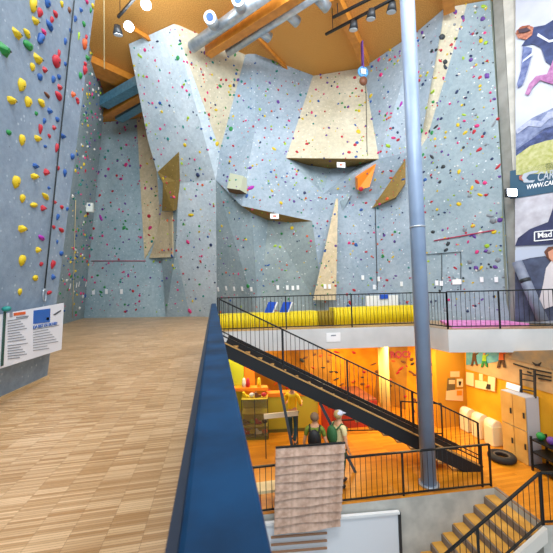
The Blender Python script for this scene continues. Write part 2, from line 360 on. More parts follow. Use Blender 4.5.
# ------------------------------------------------------------------ main staircase
S0 = P(219, 299, 8.5); Sb = P(478, 430, 8.3)      # near handrail ends
HT = S0.z; 
n0 = V((S0.x, S0.y, 0)); n1 = V((Sb.x, Sb.y, ZL+.02)); wv = V((-(n1-n0).y, (n1-n0).x, 0)).normalized()*1.15
run = n1-n0; hr = 1.07
st = thing('staircase', n1, 'black steel staircase descending from the wooden upper floor to the lower room', 'staircase')
for o_, nm in ((V((0, 0, 0)), 'stringer'), (wv, 'stringer')):
    MB().bar(n0+o_+V((0, 0, -.16)), n1+o_+V((0, 0, -.04))+V((0, 0, -.0)), .06, .34).build('stringer', M('stringer_charcoal', '1b1e22', .55, .1), st)
N = 19
for i in range(N):
    f = (i+.5)/N; c = n0+run*f+wv/2; z = -(i+.9)*(-ZL)/N-.19
    ang = math.atan2(run.y, run.x)
    MB().box((c.x, c.y, z+.02), (.33, 1.08, .045), Matrix.Rotation(ang, 3, 'Z')).build('tread', M('tread_oak', 'c79a58', .5, 0, 0, 4, 'b3874a'), st)
MB().bar(n0+V((0, -.04, .01)), n1+V((0, -.04, .13)), .02, .03).build('oak_edge', M('tread_oak', ''), st)
railing('stair_railing', [n0, n1+V((0, 0, .1))], hr, 'black sloping railing along the near side of the long staircase', None, sp=.125, post_every=1.85, zoff=.17, lowdouble=True)
for (a1, a2, l) in (((279, 381), (292, 446), 'blue-grey steel strut slanting down from the staircase stringer, left one'), ((320, 403), (341, 444), 'dark steel strut slanting down from the staircase stringer, by the cap wearer')):
    A = P(*a1, 8.45); B = P(a2[0], a2[1], 8.4); B2 = A+(B-A)*((ZL-A.z)/(B-A).z)
    tag(MB().bar(A, B2, .07, .07).build('stair_strut', M('strut_steel', '4c5a66', .4, .4)), l, 'strut')
# big column
cb = P(429, 488, 7.75); cb = V((cb.x, cb.y, ZL)); rC = .172
t = thing('steel_column', cb, 'tall round pale blue-grey column rising from the lower floor to the ceiling', 'column')
MB().tube([cb, cb+V((0, 0, ZC-ZL))], rC, 28).build('shaft', colm, t)
MB().tube([cb+V((0, 0, .0)), cb+V((0, 0, .05))], rC+.06, 28).build('base_plate', steel, t)
zz = P(417, 226, 7.75).z
MB().tube([V((cb.x, cb.y, zz)), V((cb.x, cb.y, zz+.04))], rC+.012, 28).build('clamp_band', steel, t)
# yellow column under balcony
yc = P(385, 400, 11.2)
tag(MB().tube([V((yc.x, yc.y, ZL)), V((yc.x, yc.y, zt))], .17, 20).build('round_column', M('column_cream_yellow', 'f4cf70', .5)), 'cream yellow round column under the balcony slab', 'column')
# ------------------------------------------------------------------ lower right flight of concrete steps
N0, N1 = DK[3], DK[4]; W = N1-N0; W.z = 0; u = V((-W.y, W.x, 0)).normalized()
if u.dot(ray(200, 290)-ray(400, 290)) < 0: u = -u
t = thing('step_flight', N0+u*1.2-V((0, 0, 1.7)), 'flight of grey concrete steps with yellow wood treads at the bottom right', 'stairs')
riser_m = M('riser_brown_grey', '8a7b6e', .7, 0, 0, 4, '77695e')
for i in range(9):
    z = ZL-.175*(i+1); A = N0+u*(.27*i); A.z = z; Wd = W*1.0
    MB().prism([A, A+Wd, A+Wd+u*.27, A+u*.27], V((0, 0, -.22))).build('step', riser_m, t)
    MB().prism([A+V((0, 0, .02)), A+Wd+V((0, 0, .02)), A+Wd+u*.24+V((0, 0, .02)), A+u*.24+V((0, 0, .02))], V((0, 0, -.02))).build('tread', M('tread_yellow_wood', 'd9a44a', .5, 0, 0, 4, 'c48e38'), t)
MB().prism([N0+V((0, 0, .004)), N1+V((0, 0, .004)), N1-u*.06+V((0, 0, .004)), N0-u*.06+V((0, 0, .004))], V((0, 0, .008))).build('nosing', riser_m, t)
e1 = N1+u*2.7+V((0, 0, -1.75))
railing('step_railing', [N1+V((0, 0, 0)), e1], .98, 'black handrail with balusters beside the concrete steps at bottom right', sp=.14, post_every=1.5, zoff=.06)
railing('deck_railing', [N1+V((.02, 0, 0)), DK[5]], .98, 'short black railing at the right frame edge above the steps', sp=.14, post_every=1.5, zoff=.06)
wn = W.normalized()
struct(MB().prism([N1+wn*.02+V((0, 0, .0)), e1+wn*.02, e1+wn*.02+V((0, 0, -.25)), N1+wn*.02+V((0, 0, -.25))], wn*.08).build('trim_1', offw))
# white door leaf panel below deck with strips
fd = (DK[2]-DK[1]); fn = V((fd.y, -fd.x, 0)).normalized()
pp = DK[1]+fn*.1
panel = [PP(262, 524, pp, fn), PP(399, 512, pp, fn), PP(399, 512, pp, fn)+V((0, 0, -2.2)), PP(262, 524, pp, fn)+V((0, 0, -2.2))]
t = thing('white_partition', panel[3], 'white panelled partition below the lower deck in front of the concrete wall', 'partition')
MB().prism(panel, -fn*.05).build('panel', M('partition_white', 'dfe4ea', .5), t)
MB().bar(panel[1]+V((0, 0, .0)), panel[2], .05, .06).build('post', dark, t)
MB().bar(panel[0], panel[1], .08, .05).build('top_edge', white, t)
for y in (536, 543.5, 551):
    A, B = PP(271, y+1.5, pp+fn*.06, fn), PP(327, y-3, pp+fn*.06, fn); MB().bar(A, B, .03, .035).build('strip', M('strip_brown', '9c7458', .6), t)
# slatted wooden board
sp_ = DK[2]+fn*.25
cs = [PP(275.6, 448, sp_, fn), PP(345, 443, sp_, fn), PP(340, 525, sp_, fn), PP(274, 533, sp_, fn)]
t = thing('slatted_board', cs[3], 'pale wooden board of overlapping wavy horizontal slats in front of the lower railing', 'wooden board')
ns = 10
for i in range(ns):
    a0, b0 = cs[0].lerp(cs[3], i/ns), cs[1].lerp(cs[2], i/ns); a1, b1 = cs[0].lerp(cs[3], (i+1.06)/ns), cs[1].lerp(cs[2], (i+1.06)/ns)
    m_ = MB(); K = 10
    for k in range(K):
        def w(f): return fn*(.012*math.sin(f*9+i*1.7))+V((0, 0, .008*math.sin(f*7+i*2.3)))
        f0, f1 = k/K, (k+1)/K
        m_.prism([a0.lerp(b0, f0)+w(f0), a0.lerp(b0, f1)+w(f1), a1.lerp(b1, f1)+w(f1)+fn*.05, a1.lerp(b1, f0)+w(f0)+fn*.05], -fn*.018)
    m_.build('slat', slatw, t)
MB().bar(cs[0]+V((0, 0, .01)), cs[1]+V((0, 0, .01)), .05, .025).build('top_edge', black, t)
MB().bar(cs[0].lerp(cs[1], .15)-fn*.04, cs[3].lerp(cs[2], .15)-fn*.04, .04, .05).build('back_rail', dark, t)
MB().bar(cs[0].lerp(cs[1], .85)-fn*.04, cs[3].lerp(cs[2], .85)-fn*.04, .04, .05).build('back_rail', dark, t)
# ------------------------------------------------------------------ climbing volumes and features on the wall
def volume(name, front, wallpx, m, label, side=None, cat='climbing volume'):
    """front: list of (px,py,depth off the wall); closes back to the wall along the same outline"""
    hs = [cast(x, y, ('far',)) for x, y, o_ in front]; na = sum((h[1] for h in hs), V()).normalized(); fr = []
    for (x, y, o_), h in zip(front, hs):
        rr = ray(x, y); p = h[0]-rr*(max(o_, .04)); base = p-na*max(.02, (p-h[0]).dot(na)); fr.append((base, p, na))
    mb_ = MB(); n = len(fr); EXTRA.append([f[1] for f in fr])
    top = [mb_.b.verts.new(f[1]) for f in fr]; bot = [mb_.b.verts.new(f[0]) for f in fr]
    mb_.b.faces.new(top); mb_.b.faces.new(bot[::-1])
    for i in range(n): mb_.b.faces.new((bot[i], bot[(i+1) % n], top[(i+1) % n], top[i]))
    return tag(mb_.build(name, m), label, cat)
volume('climbing_volume', [(178.6, 152, .05), (157.5, 172, .05), (163, 183, .5), (162, 211, .5), (173, 211, .5), (175.5, 181, .4)], None, tan, 'angular tan plywood volume below the upper left panel')
volume('climbing_volume', [(161, 211.5, .15), (172, 211.5, .15), (172.5, 257, .1), (149, 258, .1), (157, 240, .12)], None, sand, 'sand-coloured flat volume under the angular tan one')
volume('climbing_volume', [(230, 173, .35), (243, 176, .35), (240, 190, .6), (227, 188, .6)], None, M('volume_pale_green', 'b2b8a0', .7), 'small square pale green box volume near the centre left of the wall')
volume('climbing_volume', [(227, 188, .6), (240, 190, .6), (236, 194, .05), (229, 192, .05)], None, M('volume_brown', '6b5030', .7), 'brown underside wedge directly below the pale green box volume')
volume('climbing_volume', [(376, 164, .1), (369.5, 187, .5), (358, 190, .5), (357.5, 178, .5)], None, M('volume_orange', 'f28a1c', .6), 'bright orange pyramid volume below the right end of the cream roof')
volume('climbing_volume', [(405.5, 159, .1), (405.5, 183, .35), (396, 197, .4), (372, 208, .05)], None, tan, 'curved tan sail-shaped volume beside the pale column')
volume('climbing_volume', [(340, 201, .05), (352, 193, .25), (343, 210, .05)], None, teal, 'small blue-grey triangular volume right of centre below the cream roof')
def sheet(x0, y0, x1, y1, which=('far',), off=.08):
    A = cast(x0, y0, which); h = [cast(x, y, which) for x, y in ((x0, y0), (x1, y0), (x1, y1), (x0, y1))]
    return [q[0]+q[1]*off for q in h], h[0][1]
for (x0, y0, x1, y1, lab) in ((337, 162, 345, 168, 'small white sign under the cream roof overhang'), (270, 213.5, 279, 219, 'small white sign under the lower olive overhang')):
    c = P((x0+x1)/2, (y0+y1)/2, 12.9)
    t = thing('hanging_sign', c, lab, 'sign'); MB().box(c, (.34, .03, .2)).build('sign_board', paper, t); MB().box(c-V((0, .02, 0)), (.12, .01, .06)).build('sign_mark', HM['orange'], t)
    MB().bar(c+V((0, 0, .1)), c+V((0, .3, .3)), .01, .01).build('sign_wire', dark, t)
# red tape lines and dark outlines on the right-hand wall
def tape(p, m, name, label, r=.02, which=('far',)):
    pts = []
    for (a1, b1), (a2, b2) in zip(p, p[1:]):
        for k in range(7):
            h = cast(a1+(a2-a1)*k/6, b1+(b2-b1)*k/6, which)
            if h: pts.append(h[0]+h[1]*.045)
    return tag(MB().tube(pts, r, 6).build(name, m), label, 'line' if 'tape' in name else 'rope')
tape([(434, 241), (507, 228)], M('tape_red', 'b52c50', .5), 'red_tape', 'thin red line slanting across the right-hand climbing wall')
tape([(92, 261), (146, 261)], M('tape_red', ''), 'red_tape', 'thin red line across the recessed wall at the back left')
tape([(424, 290), (424, 255), (461, 252), (461, 290)], M('tape_black', '2c3438', .5), 'black_tape', 'thin dark outline of a rectangle on the right-hand wall', r=.012)
tape([(442, 290), (442, 254)], M('tape_black', ''), 'black_tape', 'thin dark vertical line inside the outlined rectangle on the right-hand wall', r=.012)
tape([(375, 208), (377, 290)], M('rope_dark', '3a3d3a', .8), 'climbing_rope', 'dark rope hanging on the wall below the tan sail-shaped volume', r=.015)
tape([(366, 85), (367, 155)], M('rope_dark', ''), 'climbing_rope', 'thin rope hanging down the right side of the cream roof panel', r=.01)
tape([(74.5, 200), (71.5, 318)], M('rope_cream', 'cfc090', .8), 'climbing_rope', 'cream rope hanging on the far left wall', r=.014, which=('left',))
# near wall rope
pts = [];
for x, y in ((72, 0), (67, 50), (62, 100), (56.5, 150), (51.5, 200), (47, 245), (42.5, 288)):
    h = cast(x, y, ('near',)); pts.append(h[0]+h[1]*.03)
t = thing('climbing_rope', pts[-1], 'dark doubled rope with a loop hanging down the near left wall', 'rope')
MB().tube(pts, .010, 8).build('rope', M('rope_black', '1f2a2e', .8), t)
h = cast(41.5, 295, ('near',)); c = h[0]+h[1]*.04; a_ = pts[-1]
loop = [c+V((0, .045*math.sin(k), .09*math.cos(k))) for k in [i*2*math.pi/12 for i in range(13)]]
MB().tube(loop, .009, 6).build('carabiner', steel, t)
# hanging ropes and belay device at the ceiling
A = PZ(101, 0, 10.9); 
a0 = P(104, 0, 7); a1 = P(100, 60, 7); 
A = V((a0.x, a0.y, ZC)); bz = P(97, 95, 7)
tag(MB().tube([A, V((A.x, A.y, bz.z+.5))], .012, 6).build('hanging_rope', M('rope_cream', '')), 'thin pale rope hanging from the ceiling beside the near left wall', 'rope')
c = P(363, 72, 12.6)
t = thing('belay_device', c, 'blue and white ring-shaped belay device hanging at the ceiling beam end', 'belay device')
MB().tube([c+V((.17*math.cos(k), 0, .17*math.sin(k))) for k in [i*math.pi/8 for i in range(17)]], .05, 8).build('ring', M('belay_blue', '5aa0dc', .4), t)
MB().box(c, (.2, .1, .2)).build('hub', HM['white'], t)
MB().bar(c+V((0, 0, .15)), V((c.x, c.y, min(ZC, c.z+1.2))), .12, .05).build('strap', HM['purple'], t)
MB().ball(c+V((0, 0, -.35)), .16, (1, .7, 1.1)).build('weight_bag', HM['brown'], t)
# ------------------------------------------------------------------ holds
for q in EXTRA: raw.faces.new([raw.verts.new(p) for p in q])
T_far = bvh(raw)
def hold_mesh(kind, colr, seed):
    rnd = random.Random(seed); b = bmesh.new()
    if kind == 0: bmesh.ops.create_icosphere(b, subdivisions=2, radius=1, matrix=Matrix.Diagonal((1, .85, .7, 1)))
    elif kind == 1: bmesh.ops.create_icosphere(b, subdivisions=2, radius=1, matrix=Matrix.Diagonal((1.25, .6, .6, 1)))
    elif kind == 2: bmesh.ops.create_cone(b, segments=6, radius1=1, radius2=.35, depth=1.1, cap_ends=True, matrix=Matrix.Translation((0, 0, .35)))
    else: bmesh.ops.create_icosphere(b, subdivisions=2, radius=1, matrix=Matrix.Diagonal((.75, 1.15, .65, 1)))
    for v in b.verts:
        c = v.co
        if kind in (1, 3): c.x *= 1+.25*c.y; c.z *= 1+.35*c.y
        if kind == 0: c.z *= 1+.5*max(0, c.y)
        c += V((rnd.uniform(-1, 1), rnd.uniform(-1, 1), rnd.uniform(-1, 1)))*.09
        if c.z < -.12: c.z = -.12
    for f in b.faces: f.smooth = kind != 2
    me = bpy.data.meshes.new('climbing_hold'); b.to_mesh(me); b.free(); me.materials.append(HM[colr]); return me
HMESH = {}
def hmesh(kind, colr):
    if (kind, colr) not in HMESH: HMESH[(kind, colr)] = hold_mesh(kind, colr, hash((kind, len(colr))) % 999)
    return HMESH[(kind, colr)]
def boltmesh():
    b = bmesh.new(); bmesh.ops.create_cone(b, segments=8, radius1=.16, radius2=.12, depth=.12, cap_ends=True, matrix=Matrix.Translation((0, 0, 0)))
    me = bpy.data.meshes.new('bolt'); b.to_mesh(me); b.free(); me.materials.append(dark); return me
BOLT = boltmesh()
def orient(n, spin):
    z = n.normalized(); y = V((0, 0, 1)); y = (y-z*y.dot(z)).normalized(); x = y.cross(z)
    return Matrix((x, y, z)).transposed() @ Matrix.Rotation(spin, 3, 'Z')
def put_hold(loc, n, kind, colr, sx, sy, spin, bolt=False):
    o = bpy.data.objects.new('climbing_hold', hmesh(kind, colr)); C.objects.link(o)
    s_ = Matrix.Diagonal((sx, sy, (sx+sy)*.42))
    o.matrix_world = Matrix.Translation(loc) @ (orient(n, spin) @ s_).to_4x4()
    if bolt:
        c = bpy.data.objects.new('bolt', BOLT); C.objects.link(c); c.parent = o; c.location = (0, -.1, 1.15 if kind == 2 else (.68 if kind==0 else .6))
    return o
near_h = """yellow 32.5 5 3.5 7.5;blue 47 3 4 4;yellow 61.5 4 2 3;red 39.4 13 3.5 4;yellow 34.7 21 4 4;red 55 14 3 3;red 51.5 20 2.5 3;brown 69 10 2 3;blue 49 26 4.5 3.5;pink 43.5 32 3 2.5;
blue 40 38.5 3 7.5;yellow 16 34 5.5 4;yellow 26.5 33.5 4 3.5;green 27.5 45.5 5.5 4.5;green 3.5 50 6 6;yellow 37 59 5.5 5;yellow 32 67 3.5 3.5;red 55.5 61 5 7;red 58.5 54 1.8 4;red 44 69.5 2.8 3.5;blue 39.5 77 3 4;
blue 53 79.5 3 3.5;blue 58.8 77 2.5 3;yellow 21 85 5 6;red 59 87 3 3.5;red 58 96 5 4;brown 46.5 95 4 2;yellow 11 100.5 5.5 4.5;yellow 27.5 102 5 5;yellow 41 103 4.5 4;blue 70.5 31 2 2.5;blue 65 41.5 2.2 3;blue 65 64 1.8 2.5;
blue 75 19 2.2 3;blue 80.5 10 2 2.5;green 83.5 24 2.2 2.8;lime 78.5 36 1.2 3.5;orange 84 44 3.2 6;red 86 37.5 2 2.5;green 87 58 3 3;red 85 64 2.5 2.5;red 84.5 70.5 4 4;green 80 75.5 2.3 4;blue 87.5 78 1.8 2.8;orange 82.5 89.5 1 1.5;orange 72.5 94.5 2.5 4;
red 77 99.5 2.8 2.2;green 86 99 2.8 3;green 90.5 10.5 1.8 2.5;yellow 92.5 6 2 2.5;pink 86.5 1.5 2.5 2;blue 49 111 3 4;green 36 113.5 2 2.5;blue 44 121 2.2 3;blue 57 119.5 2.8 3;red 40 129 3 4.5;red 53.5 127.5 2.5 3;yellow 37 138.5 4.5 4;
red 49 136 2.5 2.2;green 8.5 132.5 3 3;yellow 21.5 140 4.2 5;blue 62 136 4 3.5;blue 45 146.5 2.2 2;red 56.5 148 3 4.5;blue 72 156.5 3 4;blue 35 166 4 3.5;red 45.5 172 3.8 4.5;red 57.5 168 2.6 3;blue 64.5 173 3 3.8;yellow 34 176.5 5.5 4;
yellow 15.5 182 5.5 6;blue 48.5 188 2 2.2;yellow 45 196.5 5.5 3;yellow 22 198.5 4 4;blue 70.5 200 2.5 3;red 77.5 102 2.4 2.4;green 84 107 1.8 3;green 82.5 118 1.6 2.4;yellow 33.5 205 5 3.2;red 42.5 208 4 4;red 54 202 3 2.5;red 61.5 207 2.8 2.6;
blue 67 209 2.2 2.5;blue 57.5 217 2.5 3.4;yellow 21.5 229 5.5 5;red 53.5 227 2.6 2.4;red 61 230 4.5 2.6;magenta 41 238 5 3;blue 57 242 1.6 2.2;yellow 37.5 250 3.5 4.2;blue 61 253.5 3 3.4;yellow 21.5 260.5 5 5.5;red 41 264 2.6 3;red 52.5 264.5 4 4.5;
blue 52.5 277 2.4 4.2;yellow 35 278 3.8 3.8;yellow 19.5 292 3 3.4;red 49 292.5 3.8 2.6"""
ORD = ['topmost', 'second', 'third', 'fourth', 'fifth', 'sixth', 'seventh', 'eighth', 'ninth', 'tenth', 'eleventh', 'twelfth', 'thirteenth', 'fourteenth', 'fifteenth', 'sixteenth', 'seventeenth', 'eighteenth', 'nineteenth', 'twentieth', 'twenty-first', 'twenty-second', 'twenty-third', 'twenty-fourth', 'twenty-fifth', 'twenty-sixth', 'twenty-seventh', 'twenty-eighth', 'twenty-ninth', 'thirtieth']
recs = []
i = 0
for rec in near_h.replace('\n', '').split(';'):
    c, x, y, sx, sy = rec.split(); x, y, sx, sy = map(float, (x, y, sx, sy)); h = cast(x, y, ('near',))
    if not h: continue
    d = h[2]; k = d/F; kk = [0, 3, 1, 3, 2][i % 5] if sy >= sx else [1, 0, 1, 2][i % 4]
    fx = 1/max(.3, abs(h[1].dot(ray(x, y).normalized())))
    o = put_hold(h[0]-h[1]*.0, h[1], 0 if kk == 1 else kk, c, sx*k*.74*(1+.25*(min(fx, 2)-1)), sy*k*.74, random.uniform(-.3, .3), True); i += 1
    seam = 72-(y/290)*30
    side = 'left of the dark rope' if x < seam else 'right of the dark rope'
    recs.append((o, c, 'near left wall, '+side, y, max(sx, sy)))
# salient distant holds (colour, px, py, size px)
far_h = """magenta 251 188 4;navy 304.5 193 2.6;navy 298 170.5 2.2;blue 160 103 2.8;blue 149 103 1.8;green 231 129 3.2;yellow 217 144 3.2;lime 214 140 2.2;yellow 185 145 3;navy 198 175 3.4;pink 188 242 3.2;yellow 191 215 3.6;
navy 211 245 2.6;blue 172 256 2.6;red 238 239 2;yellow 222 226 2.2;purple 250 168 2.6;blue 271 172 2;pink 145 50 2.4;green 180 44 2;green 178 58 2.6;red 208 55 2;red 213 55 2;green 235 55 2;green 237 70 2;red 221 80 2;red 226 80 2;green 220 86 2.4;
yellow 230 86 2.6;green 230 95 2;red 205 100 2;yellow 216 110 2.2;red 209 115 2.2;green 205 113 1.6;orange 239 96 2.2;purple 278 102 2.4;pink 289 121 2;green 273 62 2;red 355 78 2.6;red 362 91 2;yellow 359 111 2.4;yellow 358.5 132 3.4;
red 355 145 3;blue 357 143 2.8;red 297 152 2.6;red 307 144 2.6;red 349 152.5 2.8;blue 356 157 2.4;red 342 137 2.2;yellow 274 149 2.6;lime 285 144 2.6;yellow 281 203 2.8;yellow 272 191 2.2;blue 247 196 3;yellow 371 96 2.8;pink 381 75 2.6;
pink 379 60 2.4;yellow 390 50 2.4;yellow 398 61 2;magenta 401 104 3;lime 388 146 3.2;red 398 140 2.4;green 421 131 3.4;green 420 146 2.6;black 436 127 3.2;black 443 167 3;navy 457 92 2.4;yellow 458 125 2.8;blue 425 180 2.6;black 442 37 3;black 432 51 2.6;black 445 62 3;
black 445 67 2.4;purple 455 12 2.4;purple 463 18 2.4;purple 483 19 2.6;lime 484 7 2.6;yellow 481 41 2.6;lime 486 43 2.6;pink 485 33 2;purple 487 76 3;purple 471 60 2.6;lime 464 115 2.2;grey 490 216 4;grey 493 221 4;purple 500 220 3.4;yellow 473 226 3;yellow 494 232 3;
grey 465 230 3;purple 474 236 3;white 480 233 3;pink 477 252 2.6;purple 486 251 3.2;grey 489 252 3;lime 487 246 3;black 448 244 3.4;black 446 250 3;red 455 268 2;grey 470 262 3.4;yellow 481 268 2.6;purple 476 268 3;grey 498 260 3.6;purple 495 267 3.2;yellow 459 204 3;
red 477 182 3;red 486 195 2.6;yellow 472 188 2.6;pink 485 183 2.6;navy 492 159 2.4;red 498 167 3;yellow 480 195 2.6;grey 470 196 3;yellow 459 172 2.8;red 479 150 3;grey 494 124 3;pink 477 126 2.8;yellow 465 133 2.6;red 474 132 2.4;pink 500 102 2.6;purple 487 76 2.6;
red 354 290 2.6;red 350 303 3.2;blue 348 307 3;green 248 286 3.6;pink 190 311 4;red 133 291 2.6;green 101 292 2.2;red 149 216 3;pink 121 179 2.6;pink 126 165 2.8;green 124 228 3;green 127 229 2;magenta 101 218 3.4;pink 150 228 2.8;red 149 235 2.2;pink 140 181 2;
blue 325 251 2;blue 356 245 3;pink 311 241 2.4;blue 361 210 2.4;pink 349 243 2.4;yellow 292 228 3;lime 275 246 2.6;lime 280 247 2.2;teal 246 270 2;orange 387 199 2.8;red 366 203 2.4;red 361 189 3.4;orange 391 178 2.2;red 391 171 2.4;navy 399 158 2;yellow 375 180 2.2;
yellow 435 78 2.2;red 451 45 2;red 440 61 2;yellow 435 139 2;green 433 102 2;green 432 133 2.4;pink 393 138 2.4;orange 389 118 2;navy 393 128 2;pink 387 114 2;red 366 252 2.2;green 423 155 2.2;black 432 157 2.8;black 440 182 2.6;black 433 232 2.6"""
seen = []
for rec in far_h.replace('\n', '').split(';'):
    c, x, y, s_ = rec.split(); x, y, s_ = map(float, (x, y, s_)); seen.append((c, x, y, s_))
def region(x, y):
    if x < 83.5: return 'far left side wall'
    if x < 146 and y > 115: return 'recessed back left wall'
    if x < 166 and y > 170: return 'recessed corner beside the tan volume'
    if 174 < x < 248 and y < 150 and (x-174)/46*126+24 > y and x < 248-(y-45)*.27: return 'cream triangular panel'
    if x < 222 and y < 181: return 'upper left pale panel'
    if x < 218: return 'lower left pale panel'
    if 286+max(0, (158-y))*.33 < x < 362+(y-68)*.18 and y < 158: return 'cream central roof panel'
    if x < 312 and y < 222: return 'central blue-grey overhang'
    if x < 325: return 'wall below the central overhangs'
    if x < 379 and y > 158: return 'wall below the cream roof'
    if x < 419: return 'wall just left of the pale column'
    if x < 470-(y*.33) and y < 150: return 'cream strip right of the pale column'
    return 'right-hand blue-grey wall upper half' if y < 150 else 'right-hand blue-grey wall lower half'
# fill to 300 individuals with medium holds, the rest as one mass of small ones
pal = {'far left side wall': ['yellow', 'blue', 'pink', 'teal', 'green', 'white'], 'recessed back left wall': ['pink', 'red', 'green', 'teal', 'purple', 'pink'],
       'upper left pale panel': ['pink', 'lime', 'blue', 'navy', 'teal', 'white', 'pink', 'yellow'], 'right': ['purple', 'grey', 'red', 'yellow', 'black', 'navy', 'white', 'lime', 'pink'],
       'x': ['red', 'pink', 'yellow', 'navy', 'blue', 'green', 'purple', 'lime', 'orange', 'red', 'teal']}
def palette(r):
    if r.startswith('right') or r.startswith('cream strip'): return pal['right']
    return pal.get(r, pal['x'])
def rnd_px():
    while True:
        x, y = random.uniform(68, 508), random.uniform(2, 312)
        if x < 92 and random.random() < .0: continue
        h = cast(x, y)
        if h is None or h[3] == 'near': continue
        return x, y, h
def put_far(c, x, y, s_, h):
    k = h[2]/F
    return put_hold(h[0], h[1], random.choice((0, 0, 1, 3)), c, s_*k*random.uniform(.5, .7), s_*k*random.uniform(.46, .66), random.uniform(-1.2, 1.2))
taken = []
for c, x, y, s_ in seen:
    h = cast(x, y)
    if h is None or h[3] == 'near': continue
    o = put_far(c, x, y, s_*1.15, h); recs.append((o, c, region(x, y), y+x*.001, s_)); taken.append((x, y))
nfar = 300-len(recs)
while nfar > 0:
    x, y, h = rnd_px()
    if any((x-a)**2+(y-b)**2 < 49 for a, b in taken): continue
    taken.append((x, y)); r = region(x, y); c = random.choice(palette(r)); s_ = random.uniform(2.0, 2.8)
    o = put_far(c, x, y, s_, h); recs.append((o, c, r, y+x*.001, s_)); nfar -= 1
by = {}
for rcd in recs: by.setdefault((rcd[1], rcd[2]), []).append(rcd)
for (c, r), L in by.items():
    L.sort(key=lambda q: q[3])
    for j, q in enumerate(L):
        if len(L) == 1: lab = 'only %s climbing hold singled out on the %s' % (c, r)
        else: lab = '%s %s hold from the top, %s' % (ORD[j] if j else 'topmost', c, r)
        if len(L) == 1: lab = 'lone %s climbing hold on the %s' % (c, r)
        if j == 0 and len(L) > 1: lab = 'topmost %s hold on the %s' % (c, r)
        tag(q[0], lab, 'climbing hold', 'holds on the '+r)
cols = list(HC); m_ = MB()
def small(mb_, h, s_, ci):
    k = h[2]/F*s_; R = orient(h[1], random.uniform(0, 6)); a, b = random.uniform(.7, 1.3), random.uniform(.6, 1.1); base = h[0]
    r1 = [mb_.b.verts.new(base+R@V((k*a*math.cos(t), k*b*math.sin(t), 0))) for t in [j*math.pi/3 for j in range(6)]]
    r2 = [mb_.b.verts.new(base+R@V((k*a*.55*math.cos(t), k*b*.55*math.sin(t), k*.8))) for t in [j*math.pi/3+.2 for j in range(6)]]
    fs = [mb_.b.faces.new(r2)]+[mb_.b.faces.new((r1[j], r1[(j+1) % 6], r2[(j+1) % 6], r2[j])) for j in range(6)]
    for f in fs: f.material_index = ci
for _ in range(2000):
    x, y, h = rnd_px(); c = random.choice(palette(region(x, y)))
    small(m_, h, random.choice((.5, .65, .85, 1.1, 1.35)), cols.index(c))
for _ in range(240):      # the dense column of holds seen edge-on on the far left wall
    y = random.uniform(20, 315); x = random.uniform(47+(378-y)*.127+1, 82.5+(318-y)*.098); h = cast(x, y, ('left',))
    if h: small(m_, h, random.uniform(.7, 1.6), cols.index(random.choice(pal['far left side wall'])))
tag(m_.build('small_holds', [HM[c] for c in cols], origin=(0, 14, 0)), 'mass of tiny multicoloured climbing holds scattered over the far walls', 'climbing holds', kind='stuff')
# lower boulder holds: individual
k = 0; tk = []
while k < 95:
    x, y = random.uniform(246, 444), random.uniform(350, 412); r = ray(x, y).normalized(); h = T_low.ray_cast(EYE, r)
    if h[0] is None or any((x-a)**2+(y-b)**2 < 16 for a, b in tk): continue
    tk.append((x, y)); n = h[1] if h[1].dot(r) < 0 else -h[1]; c = random.choice(['red', 'brown', 'red', 'brown', 'orange', 'black'])
    o = put_hold(h[0], n, random.choice((0, 1)), c, random.uniform(.06, .12), random.uniform(.05, .085), random.uniform(-1, 1))
    tag(o, '%s hold on the yellow bouldering wall under the balcony' % c, 'climbing hold', c+' holds on the lower bouldering wall'); k += 1
# route cards at eye level
nc = 0
for x, y in [(69, 286), (75.5, 285), (78, 284), (85, 284), (94, 292), (107, 291.5), (122, 291.5), (219, 289), (227, 288), (235, 288.5), (243, 288.5), (252, 289), (278, 287.5), (287.5, 287.5), (293, 288), (298, 287.5), (325, 286.5), (329.5, 286.5), (362.5, 277.5),
             (379, 279), (374, 287), (402, 284), (441.5, 283.5), (437, 283), (457, 282), (482, 279.5), (496.5, 279.5)]:
    h = cast(x, y)
    if not h: continue
    k = h[2]/F; R = orient(h[1], 0); w_ = 2.6 if not 450 < x < 465 else 7
    o = MB().box(h[0]+h[1]*.05, (w_*k, 4.4*k, .012), R).build('route_card', paper)
    reg = region(x, y).replace('lone ', '')
    tag(o, 'white paper route card at eye level, '+('%s in the row from the left' % ('first' if nc == 0 else ORD[nc])), 'paper card', 'route cards at eye level'); nc += 1
# small white box on left wall
h = cast(86.5, 207); R = orient(h[1], 0)
c = h[0]+h[1]*.15
t = thing('wall_box', c, 'small white box with a blue dot on the far left wall', 'box'); MB().box(c, (.3, .18, .42)).build('housing', M('box_cream', 'dfe6df', .6), t); MB().ball(c+V((0, -.1, .1)), .05).build('blue_dot', HM['blue'], t)
# ------------------------------------------------------------------ info sign on near wall
sp0 = PZ(47, 378, 0); nS = nn
def SP(x, y): return PP(x, y, B0+V((.24, 0, 0)), V((1, 0, 0)))
q = [SP(-30, 320), SP(64, 303), SP(61.5, 349.5), SP(-30, 378)]
t = thing('info_banner', q[3], 'white printed notice sheet with blue box, hung low on the near left wall', 'sign')
MB().prism(q, V((-.012, 0, 0))).build('sheet', M('sheet_white', 'dfe3ec', .6), t)
def onS(mt, pts, name, lab=None, th=.006):
    o = MB().prism([SP(x, y)+V((.001, 0, 0)) for x, y in pts], V((th, 0, 0))).build(name, mt, t)
    if lab: o['label'] = lab
    return o
onS(M('print_blue', '1f5fb4', .5), [(33.5, 310.5), (50, 308.5), (49.5, 322), (33, 324)], 'blue_box')
onS(paper, [(46, 317.5), (48.5, 317.2), (48.5, 320), (46, 320.3)], 'white_mark')
xd = SP(60, 326)-SP(32, 330); yd = V((0, 0, 1)); 
